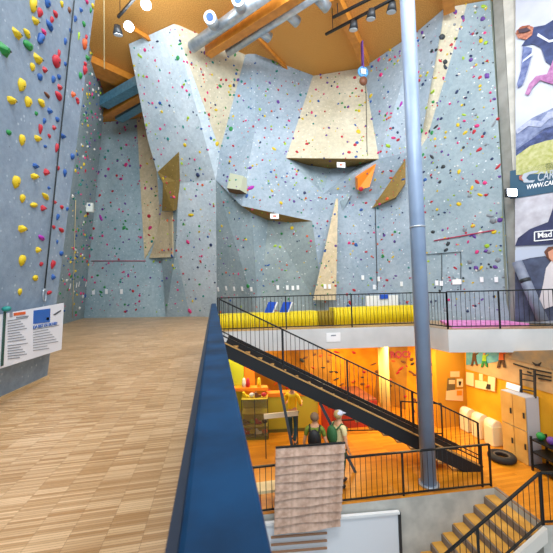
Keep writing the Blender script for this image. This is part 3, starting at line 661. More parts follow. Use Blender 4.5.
def stext(s_, x, y, x2, hpx, mt, name, y2=None):
    A, B = SP(x, y), SP(x2, y2 if y2 else y); h_ = (SP(x, y-hpx)-A).length; d_ = (B-A)
    return text(s_, A+V((.004, 0, 0)), d_, V((0, 0, 1)), h_, mt, name, t, width=d_.length, bold=.012)
stext('DA BIST DU SICHER!', 32.5, 329, 56.5, 3.2, M('print_blue', ''), 'headline_lettering', 324.5)
onS(HM['orange'], [(13.5, 313), (25, 311.5), (25, 314.2), (13.5, 315.8)], 'orange_print')
onS(M('print_grey', '858d99', .6), [(9.5, 312.5), (12, 312.2), (12, 317), (9.5, 317.3)], 'small_emblem')
onS(M('print_grey', ''), [(16, 317), (28, 315.6), (28, 316.6), (16, 318)], 'grey_print')
tk_ = [(53, 314.5), (60.5, 310), (60.8, 311), (55, 315)]
onS(M('print_dark', '3a4048', .6), tk_, 'tick_mark')
lines = MB(); g = M('print_grey', '')
y = 321
for i in range(15):
    y1 = 321+i*2.6+(1.5 if i > 8 else 0)
    for (xa, xb, dy) in ((7.5, 27.5-(i*7 % 9), 0), (33, 59-(i*11 % 13), 10.5)):
        ya = y1+dy*.25*0+(1 if dy else 0)*(12-3.3); sl_ = -.14*(1-(i/18))*(1+ .3)
        if dy and ya > 352-.45*0-(i*.1) : continue
        if ya > 366-(xa*.35): continue
        s2 = (SP(xa, ya), SP(xb, ya+(xb-xa)*(-.18)*(1-i/40)))
        lines.bar(s2[0]+V((.003, 0, 0)), s2[1]+V((.003, 0, 0)), .003, .009)
lines.build('fine_print', g, t)
c = SP(4, 311.5)
tag(MB().bar(SP(4, 311)+V((.01, 0, 0)), SP(1, 366)+V((.01, 0, 0)), .012, .03).build('dark_strap', M('strap_green', '244840', .6)), 'dark green strap over the left part of the notice sheet', 'strap')
h = cast(6, 304, ('near',))
tag(MB().ball(SP(3.5, 309)+V((.03, 0, 0)), .045, (1, 1, .7)).build('teal_knob', HM['teal']), 'teal knob at the top left of the notice sheet', 'hold')
# base kerb of near wall
struct(MB().bar(B0+V((.02, 0, .02)), Bn+V((.02, 0, .02)), .03, .04).build('baseboard_left', wood))
# ------------------------------------------------------------------ balcony contents
up = V((0, 0, 1))
def along(xa, xb, d_a, d_b, zbase, h_, depth, m, name, label, cat, ribs=0):
    A, B = P(xa, 320, d_a), P(xb, 320, d_b); A.z = B.z = zbase; w_ = (B-A); n_ = V((-w_.y, w_.x, 0)).normalized()
    if ribs:
        t = thing(name, A, label, cat); MB().prism([A, B, B+n_*depth, A+n_*depth], up*h_).build('pad_block', m, t)
        rb = ribs
        for i in range(rb):
            p = A.lerp(B, (i+.5)/rb)-n_*.0; MB().tube([p+up*.02, p+up*(h_-.01)], w_.length/rb*.42, 8).build('rib', m, t)
        return t
    return tag(MB().prism([A, B, B+n_*depth, A+n_*depth], up*h_).build(name, m), label, cat)
along(217, 318, 10.85, 11.35, 0, .5, .6, yelmat, 'padded_barrier', 'yellow ribbed crash padding behind the balcony railing, left length', 'padding', ribs=36)
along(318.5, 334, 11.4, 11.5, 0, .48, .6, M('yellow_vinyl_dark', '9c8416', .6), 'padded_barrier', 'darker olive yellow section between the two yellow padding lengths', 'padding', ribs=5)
along(334.5, 417, 11.5, 11.95, 0, .58, .6, yelmat, 'padded_barrier', 'yellow ribbed crash padding behind the balcony railing, right length', 'padding', ribs=30)
for x, l in ((264, 'blue tilted board with white edge standing on the yellow padding, left one'), (279, 'blue tilted board with white edge standing on the yellow padding, right one')):
    A = [P(x, 313.8, 11.25), P(x+8, 313.8, 11.25), P(x+12.5, 302, 11.25), P(x+4.5, 302, 11.25)]
    t = thing('tilted_board', A[0], l, 'board'); MB().prism(A, V((.0, .04, 0))).build('blue_face', M('board_blue', '1450c8', .4), t)
    o_ = (P(x+1.6, 313.8, 11.25)-A[0]); MB().prism([A[1], A[1]+o_, A[2]+o_, A[2]], V((0, .05, 0))).build('white_edge', white, t)
A = [P(366, 310, 12.95), P(398, 309, 12.95), P(398, 295, 12.95), P(366, 296, 12.95)]
t = thing('notice_board', A[0], 'wide white notice board with a blue header behind the yellow padding', 'notice board')
MB().prism(A, V((0, .05, 0))).build('board', paper, t)
MB().prism([P(380, 299, 12.9), P(388, 298.7, 12.9), P(388, 294.3, 12.9), P(380, 294.6, 12.9)], V((0, .04, 0))).build('blue_header', M('board_blue', ''), t)
for xx in (369, 395):
    p = P(xx, 308, 13.0); MB().bar(V((p.x, p.y, 0)), p, .04, .04).build('leg', dark, t)
# white sign on slab face
sa = (d0[2]-d0[1]).normalized(); sn = V((sa.y, -sa.x, 0))
Q = [PP(x, y, d0[1]+sn*.02, sn) for x, y in ((326.5, 342), (340.5, 341.5), (340.5, 332.5), (326.5, 333))]
t = thing('slab_sign', Q[0], 'small white sign fixed on the concrete balcony edge', 'sign'); MB().prism(Q, -sn*.015).build('sign_plate', paper, t)
Q2 = [PP(x, y, d0[1]+sn*.025, sn) for x, y in ((331, 336.2), (336, 336), (336, 334.8), (331, 335))]; MB().prism(Q2, -sn*.004).build('sign_print', M('print_grey', ''), t)
# pink mats on the right
A = [PZ(452, 328.3, .0), PZ(530, 325.8, .0), PZ(508, 322.5, .0), PZ(440, 322, .0)]
for i in range(4):
    f0, f1 = i/4, (i+1)/4-.01
    tag(MB().prism([A[0].lerp(A[1], f0), A[0].lerp(A[1], f1), A[3].lerp(A[2], f1), A[3].lerp(A[2], f0)], up*.07).build('floor_mat', M('mat_pink', 'f2a0dc', .6, 0, 0, 5, 'e27cc8')),
        'pink floor mat behind the right balcony railing, %s from the left' % ('first' if i == 0 else ORD[i]), 'mat', 'pink floor mats')
# pillar and banner
pA = [vert(504, 200, 11.0, 0), vert(514, 200, 10.7, 0), vert(516, 200, 11.4, 0), vert(505, 200, 11.6, 0)]
struct(MB().prism(pA, up*ZC).build('wall_pillar', M('concrete_dark', '9ea09c', .8, 0, 0, 2, '858882')))
# side return of the climbing wall
r1 = [pt((490, 0, 'C')), vert(503, 150, 11.2, ZC), vert(507, 290, 11.2, 0), pt(FLR(509, 288, 10.9)), pt((508, 290, 10.8))]
struct(MB().prism(r1, V((.0, .1, 0))).build('wall_return', M('return_grey', '8d9688', .7, 0, 0, 2, '7b8578')))
ang = math.atan((-100-276.5)/F)-YAW*-1  # direction of the banner wall
dirb = (Rc @ V((math.sin(math.atan((-100-276.5)/F)), 0, -math.cos(math.atan((-100-276.5)/F))))); dirb.z = 0; dirb.normalize()
bp = P(514, 200, 10.6); bn = V((dirb.y, -dirb.x, 0)).normalized()
if bn.dot(EYE-bp) < 0: bn = -bn
rt = -dirb
def BP(x, y, off=0): return PP(x, y, bp+bn*off, bn)
struct(MB().prism([V((bp.x, bp.y, 0))-bn*.1-rt*.0, V((bp.x, bp.y, 0))-bn*.1+rt*9, V((bp.x, bp.y, 0))-bn*.3+rt*9, V((bp.x, bp.y, 0))-bn*.3], up*ZC).build('wall_right', conc))
zt_, zb_ = BP(530, -40).z, 0.1
bl = V((bp.x, bp.y, 0))+rt*.08
t = thing('banner', bl, 'tall printed banner with a climber, mountains and lettering on the right wall', 'banner')
def bpoly(pts, m, name, off, lab=None):
    o = MB().prism([BP(x, y, off) for x, y in pts], -bn*.012).build(name, m, t)
    if lab: o['label'] = lab
    return o
MB().prism([BP(515.5, 323), BP(600, 323), BP(600, -12), BP(515.5, -12)], -bn*.03).build('fabric', M('banner_white', 'c6ccd8', .6, 0, 0, 1, 'b4bccc'), t)
o1, o2, o3, o4 = .02, .04, .06, .08
bpoly([(516, 148), (530, 138), (545, 128), (570, 122), (570, 175), (516, 175)], M('pr_hill', '4a5a8e', .7, 0, 0, 8, '28365e'), 'hill_print', o1)
bpoly([(516, 130), (532, 118), (553, 108), (570, 104), (570, 124), (545, 130), (530, 140), (516, 150)], M('pr_far', '8a96b8', .7, 0, 0, 6, '5a6890'), 'ridge_print', o1)
bpoly([(516, 156), (530, 146), (545, 141), (570, 136), (570, 172), (516, 175)], M('pr_grass', 'a3a85c', .8, 0, 0, 9, 'c2c290'), 'grass_print', o2)
bpoly([(510, 171), (570, 158.5), (570, 189.5), (510, 199)], M('pr_teal', '1d4c66', .6), 'lettering_band', o2)
bpoly([(515, 199), (570, 189.5), (570, 243.5), (515, 246)], M('pr_rockpale', 'c9cad2', .7, 0, 0, 3, 'a9a6b0'), 'rock_print', o1)
bpoly([(515, 246), (518, 238), (530, 229), (548, 222), (556, 200), (570, 195), (570, 243.5)], M('pr_navy', '262c4e', .7, 0, 0, 3, '343a62'), 'dark_rock_print', o2)
bpoly([(515, 250), (570, 248), (570, 320), (515, 322)], M('pr_lower', '55607c', .7, 0, 0, 3, '3c4258'), 'lower_print', o1)
bpoly([(515, 250), (570, 248), (570, 270), (545, 256), (530, 258), (515, 262)], M('pr_sky', 'b9c3d6', .7), 'lower_sky_print', o2)
bpoly([(543, 285), (546, 268), (552, 260), (570, 256), (570, 300), (536, 312)], M('pr_cloth', 'd9d2d4', .7), 'jacket_print', o3)
bpoly([(544, 252), (548, 247), (570, 244), (570, 262), (551, 262), (547, 258)], M('pr_hair', '6a3f2c', .7), 'hair_print', o3)
bpoly([(548, 252), (553, 249), (560, 251), (560, 262), (553, 262), (549, 258)], M('pr_skin', 'd89a7e', .7), 'face_print', o4)
bpoly([(538, 33), (549, 40), (570, 36), (570, 38), (549, 42.5), (537, 36)], M('pr_stripe', 'c8d0e4', .7), 'jacket_stripe_print', o3)
bpoly([(533, 52), (523, 60), (522, 62.5), (532.5, 55)], M('pr_stripe', ''), 'sleeve_stripe_print', o4)
bpoly([(518, 29.5), (527, 27.5), (531, 30), (526, 32), (519, 33)], M('pr_goggles', '3a2a3c', .5), 'goggles_print', .1)
bpoly([(516, 130), (530, 120), (541, 121), (548, 112), (570, 109), (570, 114), (549, 119), (541, 127), (528, 126), (517, 134)], M('pr_cloud', 'b4bcd2', .7, 0, 0, 8, '8f9abc'), 'cloud_print', o2)
# climber in the upper print
bpoly([(534, 27), (545, 25), (553, 20), (570, 14), (570, 62), (553, 66), (546, 62), (541, 48), (533, 44), (521.5, 46)] , M('pr_jacket', '222f58', .7, 0, 0, 4, '3d4f80'), 'climber_jacket_print', o2)
bpoly([(523, 46), (532, 48), (531, 58), (527, 72), (523, 84), (518, 88), (517, 84), (521, 70), (522, 56)], M('pr_sleeve', '3a4a80', .7, 0, 0, 6, '7684b0'), 'climber_sleeve_print', o3)
bpoly([(553, 60), (570, 50), (570, 82), (552, 84), (540, 80), (532, 88), (529, 95), (525, 94), (529, 84), (536, 76), (547, 74)], M('pr_pink', 'b884b0', .7, 0, 0, 7, '8a4c88'), 'climber_trousers_print', o3)
bpoly([(515.5, 33), (520, 27), (528, 25), (533.5, 27), (532, 35), (526, 39.5), (518, 38)], M('pr_face', 'c98a72', .7, 0, 0, 12, '8c4f3c'), 'climber_head_print', o3)
bpoly([(516, 31), (522, 26), (530, 25), (524, 28.5), (518, 34)], M('pr_redhair', '8f5038', .7), 'climber_hair_print', o4)
yb = up
def btext(s_, x, y, x2, y2, h, m, name, off, **k):
    A, B = BP(x, y, off), BP(x2, y2, off); hh = (BP(x, y-h, off)-A).length
    return text(s_, A, (B-A), up, hh, m, name, t, width=(B-A).length, off=.004, **k)
btext('CARI', 538, 181.5, 557, 178, 9, M('print_silver', 'a9b4c0', .4), 'brand_lettering', o3, bold=.01, shear=.25)
bpoly([(520, 178), (524, 173.5), (532, 171), (539, 170.5), (537, 172.5), (529, 174.5), (526, 178), (529, 180.5), (535, 180), (533, 182.5), (524, 182.5)], M('print_silver', ''), 'crescent_emblem', o3)
bpoly([(519, 176), (523, 174.5), (521.5, 177.5), (523.5, 181), (519.5, 179.5)], M('print_rust', 'a8604c', .5), 'red_emblem', o4)
btext('WWW.CARI', 527, 189.5, 557, 184, 4.5, paper, 'web_lettering', o3, bold=.02, shear=.2)
btext('Mad', 538, 238.2, 552, 236.8, 5.5, paper, 'box_lettering', o3+.01, bold=.025)
for a_, b2 in (((534.5, 241), (534.5, 232)), ((534.5, 232), (560, 229.5)), ((534.5, 241), (560, 238.5))):
    MB().bar(BP(*a_, o3), BP(*b2, o3), .015, .03).build('box_outline', paper, t)
# grey roll leaning by the pillar
A, B = BP(517, 262, .25), BP(532, 296, .4)
A2 = A+(B-A)*1.0
t = thing('rolled_mat', V((B.x, B.y, 0)), 'grey rolled mat leaning against the banner by the concrete pillar', 'rolled mat')
Bf = A+(B-A)*((.16-A.z)/(B.z-A.z)); MB().tube([A, Bf], .14, 16).build('roll', M('roll_grey', '8a93a6', .6, 0, 0, 4, '737c92'), t)
MB().tube([A.lerp(Bf, .3), A.lerp(Bf, .36)], .147, 16).build('tie_band', dark, t)
# flood light
c = BP(511, 193, .35)
t = thing('floodlight', c, 'bright white floodlight fixed on the concrete pillar by the banner', 'lamp')
MB().box(c, (.36, .12, .26)).build('housing', dark, t); MB().box(c-V((.03, .07, 0)), (.32, .03, .22)).build('lens', M('flood_emit', 'dfe8ff', .4, emit=14), t)
MB().bar(c+V((0, .06, 0)), c-bn*.42, .05, .05).build('bracket', steel, t)
# ------------------------------------------------------------------ ceiling ducts, beams, lamps
def cyl(name, A, B, r, m, parent=None, seg=20): return MB().tube([A, B], r, seg).build(name, m, parent)
dz = 10.35
D1, D2 = PZ(192, 47, dz), PZ(275, -12, dz)
ddv = (D2-D1); D2 = D1+ddv*1.02
t = thing('air_duct', D1, 'front silver round ventilation duct under the ceiling, with nozzles', 'duct'); cyl('duct_tube', D1, D2, .2, steel, t)
for x, y in ((214, 25), (241, 8)):
    c = PZ(x, y, dz-.05); dr = V((-.25, -.9, -.3)).normalized(); c = c+dr*.15
    o = cyl('nozzle', c+dr*-.1, c+dr*.4, .2, steel, t); cyl('nozzle_mouth', c+dr*.38, c+dr*.415, .12, M('duct_blue', '1f4f8c', .4), o)
D3, D4 = PZ(228, 52, dz-.0), PZ(300, 5, dz-.0); D4 = D3+(D4-D3)*1.35
t = thing('air_duct', D3, 'rear silver round ventilation duct behind the orange beam, with nozzles', 'duct'); cyl('duct_tube', D3, D4, .16, steel, t)
for x, y in ((265, 34), (293, 18), (323, 3)):
    c = PZ(x, y, dz+.0); dr = V((.5, .3, -.1)).normalized()
    o = cyl('nozzle', c-dr*.35, c+dr*.22, .17, steel, t); cyl('nozzle_mouth', c+dr*.21, c+dr*.235, .12, M('duct_blue', ''), o)
E1, E2 = PZ(208, 50, dz+.1), PZ(290, -3, dz+.1); E2 = E1+(E2-E1)*1.15
tag(MB().bar(E1, E2, .3, .5).build('timber_beam', beamw), 'orange timber beam running between the two silver ducts', 'beam')
tag(MB().bar(PZ(106, 113, dz), PZ(146, 90, dz), .34, .5).build('timber_beam', beamw), 'short timber beam between the blue ducts at the far left ceiling', 'beam')
for pa, pb, l in (((104, 103), (146, 79.5), 'upper'), ((119, 117), (146, 101), 'lower')):
    tag(MB().bar(PZ(*pa, dz), PZ(*pb, dz), .42, .42).build('air_duct', M('duct_teal', '6fa6c0', .35, .3, 0, 8, '588ea8')), '%s blue-grey boxed duct beside the short timber beam at the far left ceiling' % l, 'duct')
for (a_, b2, w_, h_, l) in (((366, 62), (334, -6), .28, .4, 'orange timber beam on the ceiling leading to the belay device'), ((449, 8), (447, -25), .35, .4, 'timber beam end at the ceiling above the right cream strip'),
                    ((257, 38), (287, 69), .1, .14, 'orange timber edge board along the top of the central overhang'), ((86, 63), (150, 92), .9, .3, 'wide brown beam standing in for the dark ceiling area at far left'),  # the wide far-left beam is added in place of ceiling darkness
                    ((153, 41), (134, 29.5), .1, .16, 'short orange timber piece above the upper left panel')):
    A, B = PZ(*a_, ZC-h_/2), PZ(*b2, ZC-h_/2)
    tag(MB().bar(A, B, w_, h_).build('timber_beam', beamw), l, 'beam')
def track(a_, b2, l, z=10.2):
    A, B = PZ(*a_, z), PZ(*b2, z); t = thing('light_track', A, l, 'light track'); MB().bar(A, B, .07, .07).build('rail', black, t)
    for f in (.1, .9): p = A.lerp(B, f); MB().bar(p, V((p.x, p.y, ZC)), .02, .02).build('hanger', black, t)
    return A, B
track((333, 17.5), (385, -9), 'black lighting track at the ceiling, upper one of the right pair')
track((325.5, 34.5), (410, -10), 'black lighting track at the ceiling, lower one of the right pair')
track((118, 17), (140, -8), 'black lighting track at the left ceiling with two lit spotlights')
def spot(x, y, lit, l, z=10.0, dr=(0, .3, -1), s_=1.0):
    c = PZ(x, y, z); t = thing('spotlight', c, l, 'lamp'); d = V(dr).normalized()
    MB().tube([c-d*.22*s_, c+d*.05*s_], [.1*s_, .16*s_], 14).build('housing', dark if not lit else steel, t)
    MB().tube([c+d*.05*s_, c+d*.07*s_], .14*s_, 14).build('lens', M('spot_emit', 'f4f8ff', .3, emit=30) if lit else M('lens_grey', 'c8d0d8', .2), t)
    MB().bar(c-d*.2*s_, V((c.x, c.y, 10.2 if z < 10.2 else ZC)), .03, .03).build('yoke', black, t)
    return c
SL = [spot(129, 26, True, 'bright lit spotlight near the left ceiling, lower one', dr=(.1, -.5, -.8)), spot(146, 4, True, 'bright lit spotlight near the left ceiling, upper one', dr=(.1, -.5, -.8))]
spot(118, 33, False, 'unlit silver spotlight below the lit one on the left')
spot(353.5, 28, False, 'silver spotlight on the lower right track, leftmost'); spot(371, 17, False, 'black flat spotlight on the lower right track, middle'); spot(391.5, 10, False, 'silver spotlight on the lower right track, beside the pale column')
# ------------------------------------------------------------------ lower room contents
Xw = XW-.02
def RX(x, y, off=.0): return PX(x, y, Xw-off)
def onW(pts, m, name, parent=None, off=.02, th=.02): return MB().prism([RX(x, y, off) for x, y in pts], V((th, 0, 0))).build(name, m, parent)
t = thing('mural', RX(466, 368), 'colourful mural with climbing figures on the yellow right wall under the balcony', 'mural')
onW([(466, 352), (560, 350), (560, 396), (466, 369)], M('mural_sand', 'd9b07a', .7, 0, 0, 2, 'c09a6a'), 'mural_ground', t, .012)
onW([(466, 352), (503, 351), (503, 360), (490, 363), (466, 365)], M('mural_sky', '6fb6c0', .7, 0, 0, 5, '4f98b4'), 'mural_sky', t, .03)
onW([(505, 352), (560, 350), (560, 372), (530, 364), (505, 358)], M('mural_grey', '8a7e66', .7, 0, 0, 3, 'b8935e'), 'mural_clouds', t, .03)
def fig(x, y, s_, m, m2, nm):
    onW([(x-1.5*s_, y-6*s_), (x+1.5*s_, y-6*s_), (x+2*s_, y), (x-2*s_, y)], m, nm, t, .05); onW([(x-2*s_, y), (x, y), (x-1.5*s_, y+6*s_), (x-3.5*s_, y+6.5*s_)], m2, nm, t, .05)
    onW([(x, y), (x+2*s_, y), (x+3.5*s_, y+6*s_), (x+1.8*s_, y+6.2*s_)], m2, nm, t, .05); onW([(x-1*s_, y-8*s_), (x+1*s_, y-8*s_), (x+1*s_, y-6.2*s_), (x-1*s_, y-6.2*s_)], M('mural_skin', 'c88a60', .7), nm, t, .05)
    onW([(x+1.4*s_, y-5.5*s_), (x+4*s_, y-7*s_), (x+4*s_, y-6*s_), (x+1.6*s_, y-4.2*s_)], m, nm, t, .05)
fig(474, 359.5, 1.0, M('mural_brown', '5a3a22', .7), M('mural_brown', ''), 'painted_figure')
fig(484, 361, 1.0, HM['lime'], HM['green'], 'painted_figure'); fig(501, 360, 1.25, M('mural_orange', 'd8642a', .7), M('mural_brown', ''), 'painted_figure')
for i, (xa, ya, xb, yb_) in enumerate(((513, 363, 529, 368), (530, 368, 551, 372.5), (533, 373, 551, 376.5), (527, 371, 531, 372.5), (538, 377.5, 551, 380))):
    onW([(xa, ya), (xb, yb_), (xb, yb_+1.4), (xa, ya+1.4)], M('mural_ink', '2c2620', .7), 'painted_lettering', t, .05)
onW([(532, 362), (537, 364.5), (541, 362), (539, 366), (535, 366)], M('mural_ink', ''), 'painted_bird', t, .05)
# papers on right wall and on the notice wall
t = thing('poster_group', RX(466, 380), 'row of pale posters on a board on the yellow wall beside the corner', 'posters board')
onW([(465.5, 371), (495.5, 378), (495, 392), (466, 385)], M('poster_orange', 'e8861c', .6), 'backing', t, .03)
for a_ in ([(466, 372), (473.5, 373.5), (473.5, 386.5), (466, 384.5)], [(479, 373.8), (482.5, 374.3), (482.5, 381), (479, 380)], [(475, 380), (487, 382), (487, 390), (475, 387.5)], [(488, 376), (495, 377.8), (494.5, 391.5), (487.5, 390)]):
    onW(a_, M('poster_cream', 'f6dca8', .7), 'poster', t, .05)
onW([(487, 384), (490, 384.5), (490, 389.5), (485.5, 388.5)], M('mural_ink', ''), 'printed_picture', t, .07)
nY = bkY+.2-.001
def NW(x, y, off=.02): return PY(x, y, nY-off)
t = thing('poster_group', NW(447, 400), 'cluster of small pale papers on the ochre wall left of the corner', 'posters board')
def onN(pts, m, nm, off=.02): return MB().prism([NW(x, y, off) for x, y in pts], V((0, .015, 0))).build(nm, m, t)
for pts_, m in (([(450.5, 371.5), (459.5, 371.5), (459.5, 377), (450.5, 377)], M('poster_peach', 'f4c48c', .7)), ([(457, 379), (463, 379), (463, 387), (457, 387)], M('poster_cream', '')),
                ([(446.5, 391), (463, 389), (463, 401), (446, 400)], M('poster_peach', '')), ([(448, 378.5), (455.5, 378.5), (455, 391), (447, 391)], M('poster_dark', '6a5a38', .7)), ([(449, 380), (455, 380), (455, 384), (449, 384)], M('poster_peach', ''))):
    onN(pts_, m, 'paper', .02 if m is not M('poster_peach', '') else .03)
onN([(457, 390.5), (462, 390.5), (462, 395.5), (457, 395.5)], orange, 'orange_mark', .045)
onN([(459, 381.5), (461.5, 381.5), (460.6, 385.5), (459.4, 385.5)], M('mural_ink', ''), 'printed_mark', .045)
# wall ladder
t = thing('wall_ladder', RX(526, 394), 'small dark ladder fixed on the yellow wall above the cabinet', 'ladder')
for xa, ya, yb_ in ((520.7, 369.5, 394), (534.5, 370.5, 398)): MB().bar(RX(xa, ya, .1), RX(xa+.6, yb_, .1), .04, .05).build('ladder_rail', dark, t)
for y1, y2 in ((373.5, 376.5), (379, 381.5), (389, 391.5)): MB().bar(RX(521, y1, .1), RX(535, y2, .1), .03, .03).build('rung', dark, t)
# tall cabinet with doors
def boxat(corners_px, z0, h_): return [PZ(x, y, z0) for x, y in corners_px]
cf = [V(((CF[0].x+CF[1].x)/2, CF[0].y, ZL)), V(((CF[0].x+CF[1].x)/2, CF[1].y, ZL))]; ctop = P(526, 399, (cf[1]-EYE).dot(Rc@V((0, 0, -1)))).z-ZL
y1c, y0c = cf[0].y, cf[1].y; xf = min(cf[0].x, cf[1].x); 
t = thing('cabinet', (xf, y0c, ZL), 'tall beige wooden cabinet with doors and grey side against the yellow wall', 'cabinet')
ch = max(1.3, min(1.8, ctop))
MB().box(((xf+Xw)/2, (y0c+y1c)/2, ZL+ch/2), (Xw-xf-.02, y1c-y0c, ch)).build('body', M('cab_grey', 'b9bcc4', .5), t)
cabm = M('cab_beige', 'dcae62', .5, 0, 0, 3, 'cf9d50'); wdt = (y1c-y0c)/2
for i in range(2):
    for j in range(2):
        o = MB().box((xf-.012, y0c+wdt*(i+.5), ZL+ch*(.25+.5*j)), (.024, wdt-.02, ch/2-.02)).build('door', cabm, t, bevel=.004)
        MB().box((xf-.035, y0c+wdt*(i+.15), ZL+ch*(.27+.46*j)), (.03, .03, .14)).build('handle', dark, o)
o = MB().box((xf+.25, y0c+.6, ZL+ch+.1), (.03, .4, .16), Matrix.Rotation(.25, 3, 'Y')).build('paper_sign', paper); tag(o, 'blank cream card standing on top of the beige cabinet', 'card')
# rolls of mats
for i, (x, y) in enumerate(((466, 440), (478, 445), (491, 450))):
    xx = Xw-.36; yy = PX(x, y-14, xx).y
    hgt = .56
    t = thing('foam_block', (xx, yy, ZL), 'cream padded foam block against the yellow wall, %s from the corner' % ['first', 'second', 'third'][i], 'foam block', 'cream foam blocks')
    MB().box((xx+.1, yy, ZL+hgt/2), (.38, .34, hgt)).build('pad_body', M('foam_cream', 'ecd6a4', .7), t, bevel=.03)
    MB().tube([V((xx+.08, yy-.16, ZL+hgt)), V((xx+.08, yy+.16, ZL+hgt))], .16, 18).build('round_top', M('foam_light', 'f2e2bc', .7), t)
# tyre
c = PZ(502, 460, ZL); c = V((min(c.x, CF[0].x-.36), c.y, ZL+.09)); 
tt = thing('tyre', c-V((0, 0, .13)), 'dark rubber tyre lying on the floor by the cabinet', 'tyre')
def ring(c, R_, r_, name, m, par, tilt=0):
    pts_ = [c+V((R_*math.cos(k), R_*math.sin(k), R_*math.sin(k+.6)*tilt)) for k in [i*math.pi/12 for i in range(25)]]
    return MB().tube(pts_, r_, 10, caps=False).build(name, m, par)
ring(c, .25, .085, 'tread', M('rubber', '23201e', .8), tt); ring(c+V((0, 0, .04)), .18, .025, 'rim', M('tyre_strap', '5a5046', .8), tt)
# rack with balls
p = PZ(535.5, 470, ZL); rx0, ry0 = min(p.x, Xw-.5), p.y
t = thing('ball_rack', (rx0, ry0, ZL), 'black metal rack holding coloured balls at the right edge', 'rack')
for dx in (0, .45):
    for dy in (0, -1.3): MB().box((rx0+dx, ry0+dy, ZL+.42), (.04, .04, .84)).build('upright', black, t)
for z in (.12, .46, .76): MB().box((rx0+.22, ry0-.65, ZL+z), (.46, 1.3, .03)).build('shelf', black, t)
for j, (cname, dy) in enumerate((('green', -.12), ('purple', -.38), ('blue', -.7))):
    o = MB().ball((rx0+.16, ry0+dy, ZL+.775+.095), .095, seg=16).build('exercise_ball', HM[cname]); tag(o, '%s exercise ball on the top shelf of the black rack' % cname, 'ball', 'balls on the rack')
# crash mats in bouldering area, behind low rail
A = lv(322, 11.0, ZL); B = lv(376, 11.2, ZL)
t = thing('crash_mat', A, 'long red-brown crash mat in front of the bouldering wall', 'crash mat')
MB().prism([A, B, B+V((0, 1.6, 0)), A+V((0, 1.6, 0))], up*.9).build('mat_body', brn, t, bevel=.02)
MB().prism([A-V((0, .02, 0)), B-V((0, .02, 0)), B, A], up*.85).build('red_skirt', redm, t)
A = lv(215, 12.2, ZL); B = lv(322, 12.2, ZL)
# low counter with lime front and orange top
A = lv(267, 10.9, ZL); B = lv(319, 11.0, ZL)
t = thing('low_partition', A, 'waist-high lime green partition with orange edge behind the person in yellow', 'partition')
MB().prism([A, B, B+V((0, .25, 0)), A+V((0, .25, 0))], up*1.15).build('panel', M('partition_lime', 'c4b832', .6), t)
MB().prism([A-V((0, .02, 0)), B-V((0, .02, 0)), B+V((0, .27, 0)), A+V((0, .27, 0))], V((0, 0, .1))).build('plinth', oliv, t)
MB().prism([A-V((0, .03, -1.15)), B-V((0, .03, -1.15)), B+V((0, .28, 1.15)), A+V((0, .28, 1.15))], up*.12).build('top_edge', orange, t)
MB().box(B+V((0, .1, .65)), (.12, .3, 1.3)).build('end_post', orange, t)
# red sack/panel beside
A = lv(321, 10.4, ZL); tag(MB().box(A+V((.15, 0, .55)), (.34, .12, 1.1)).build('red_screen', M('panel_red', 'd0401c', .6)), 'narrow red upright screen standing right of the lime partition', 'screen')
# glass display case
A = lv(241, 10.4, ZL); B = lv(267, 10.4, ZL); w_ = (B-A).length; ax = (B-A).normalized()
t = thing('display_case', A, 'glass display case with shelves and small goods beside the blue parapet', 'display case')
dY = V((-ax.y, ax.x, 0))*.5
R_ = Matrix.Rotation(math.atan2(ax.y, ax.x), 3, 'Z'); cc = (A+B)/2+dY/2
MB().box(cc+up*.05, (w_, .5, .1), R_).build('base', oliv, t)
MB().box(cc+dY*.48+up*.65, (w_, .02, 1.2), R_).build('back_panel', M('case_back', 'a89a2c', .6), t)
for f in (0, .5, 1):
    MB().box(A.lerp(B, f)+up*.65, (.02, .02, 1.2)).build('frame_post', dark, t)
for z in (.4, .8, 1.24): MB().box(cc+up*z, (w_, .48, .02), R_).build('shelf', M('case_shelf', 'c2b040', .3), t)
MB().box((A+B)/2+up*.65, (w_-.04, .008, 1.16), R_).build('glass_front', glass, t)
k = 0
gc = ['red', 'yellow', 'white', 'orange', 'black', 'lime', 'red', 'black', 'yellow', 'white', 'brown', 'red', 'orange', 'white']
for zi, z in enumerate((.11, .42, 1.26)):
    for j in range(4):
        f = .14+.24*j; p = A.lerp(B, f)+dY*.4+up*z; c = gc[k]; k += 1
        mb_ = MB(); R2 = Matrix.Rotation(random.uniform(-.5, .5), 3, 'Z')
        if j % 2: mb_.ball(p+up*.07, .08, (1.2, .8, .85), 10, R2)
        else:
            mb_.prism([p+R2@V(q_) for q_ in ((-.1, -.04, 0), (.1, -.04, 0), (.1, -.04, .06), (.02, -.04, .07), (-.04, -.04, .16), (-.1, -.04, .16))], R2@V((0, .08, 0)))
        tag(mb_.build('climbing_shoe' if j % 2 == 0 else 'helmet', HM[c]), '%s %s on the %s of the glass display case, %s from the left' % (c, 'climbing shoe' if j % 2 == 0 else 'helmet', ['bottom', 'middle shelf', 'top'][zi], ['first', 'second', 'third', 'fourth'][j]),
            'shoe' if j % 2 == 0 else 'helmet', 'goods in the display case')
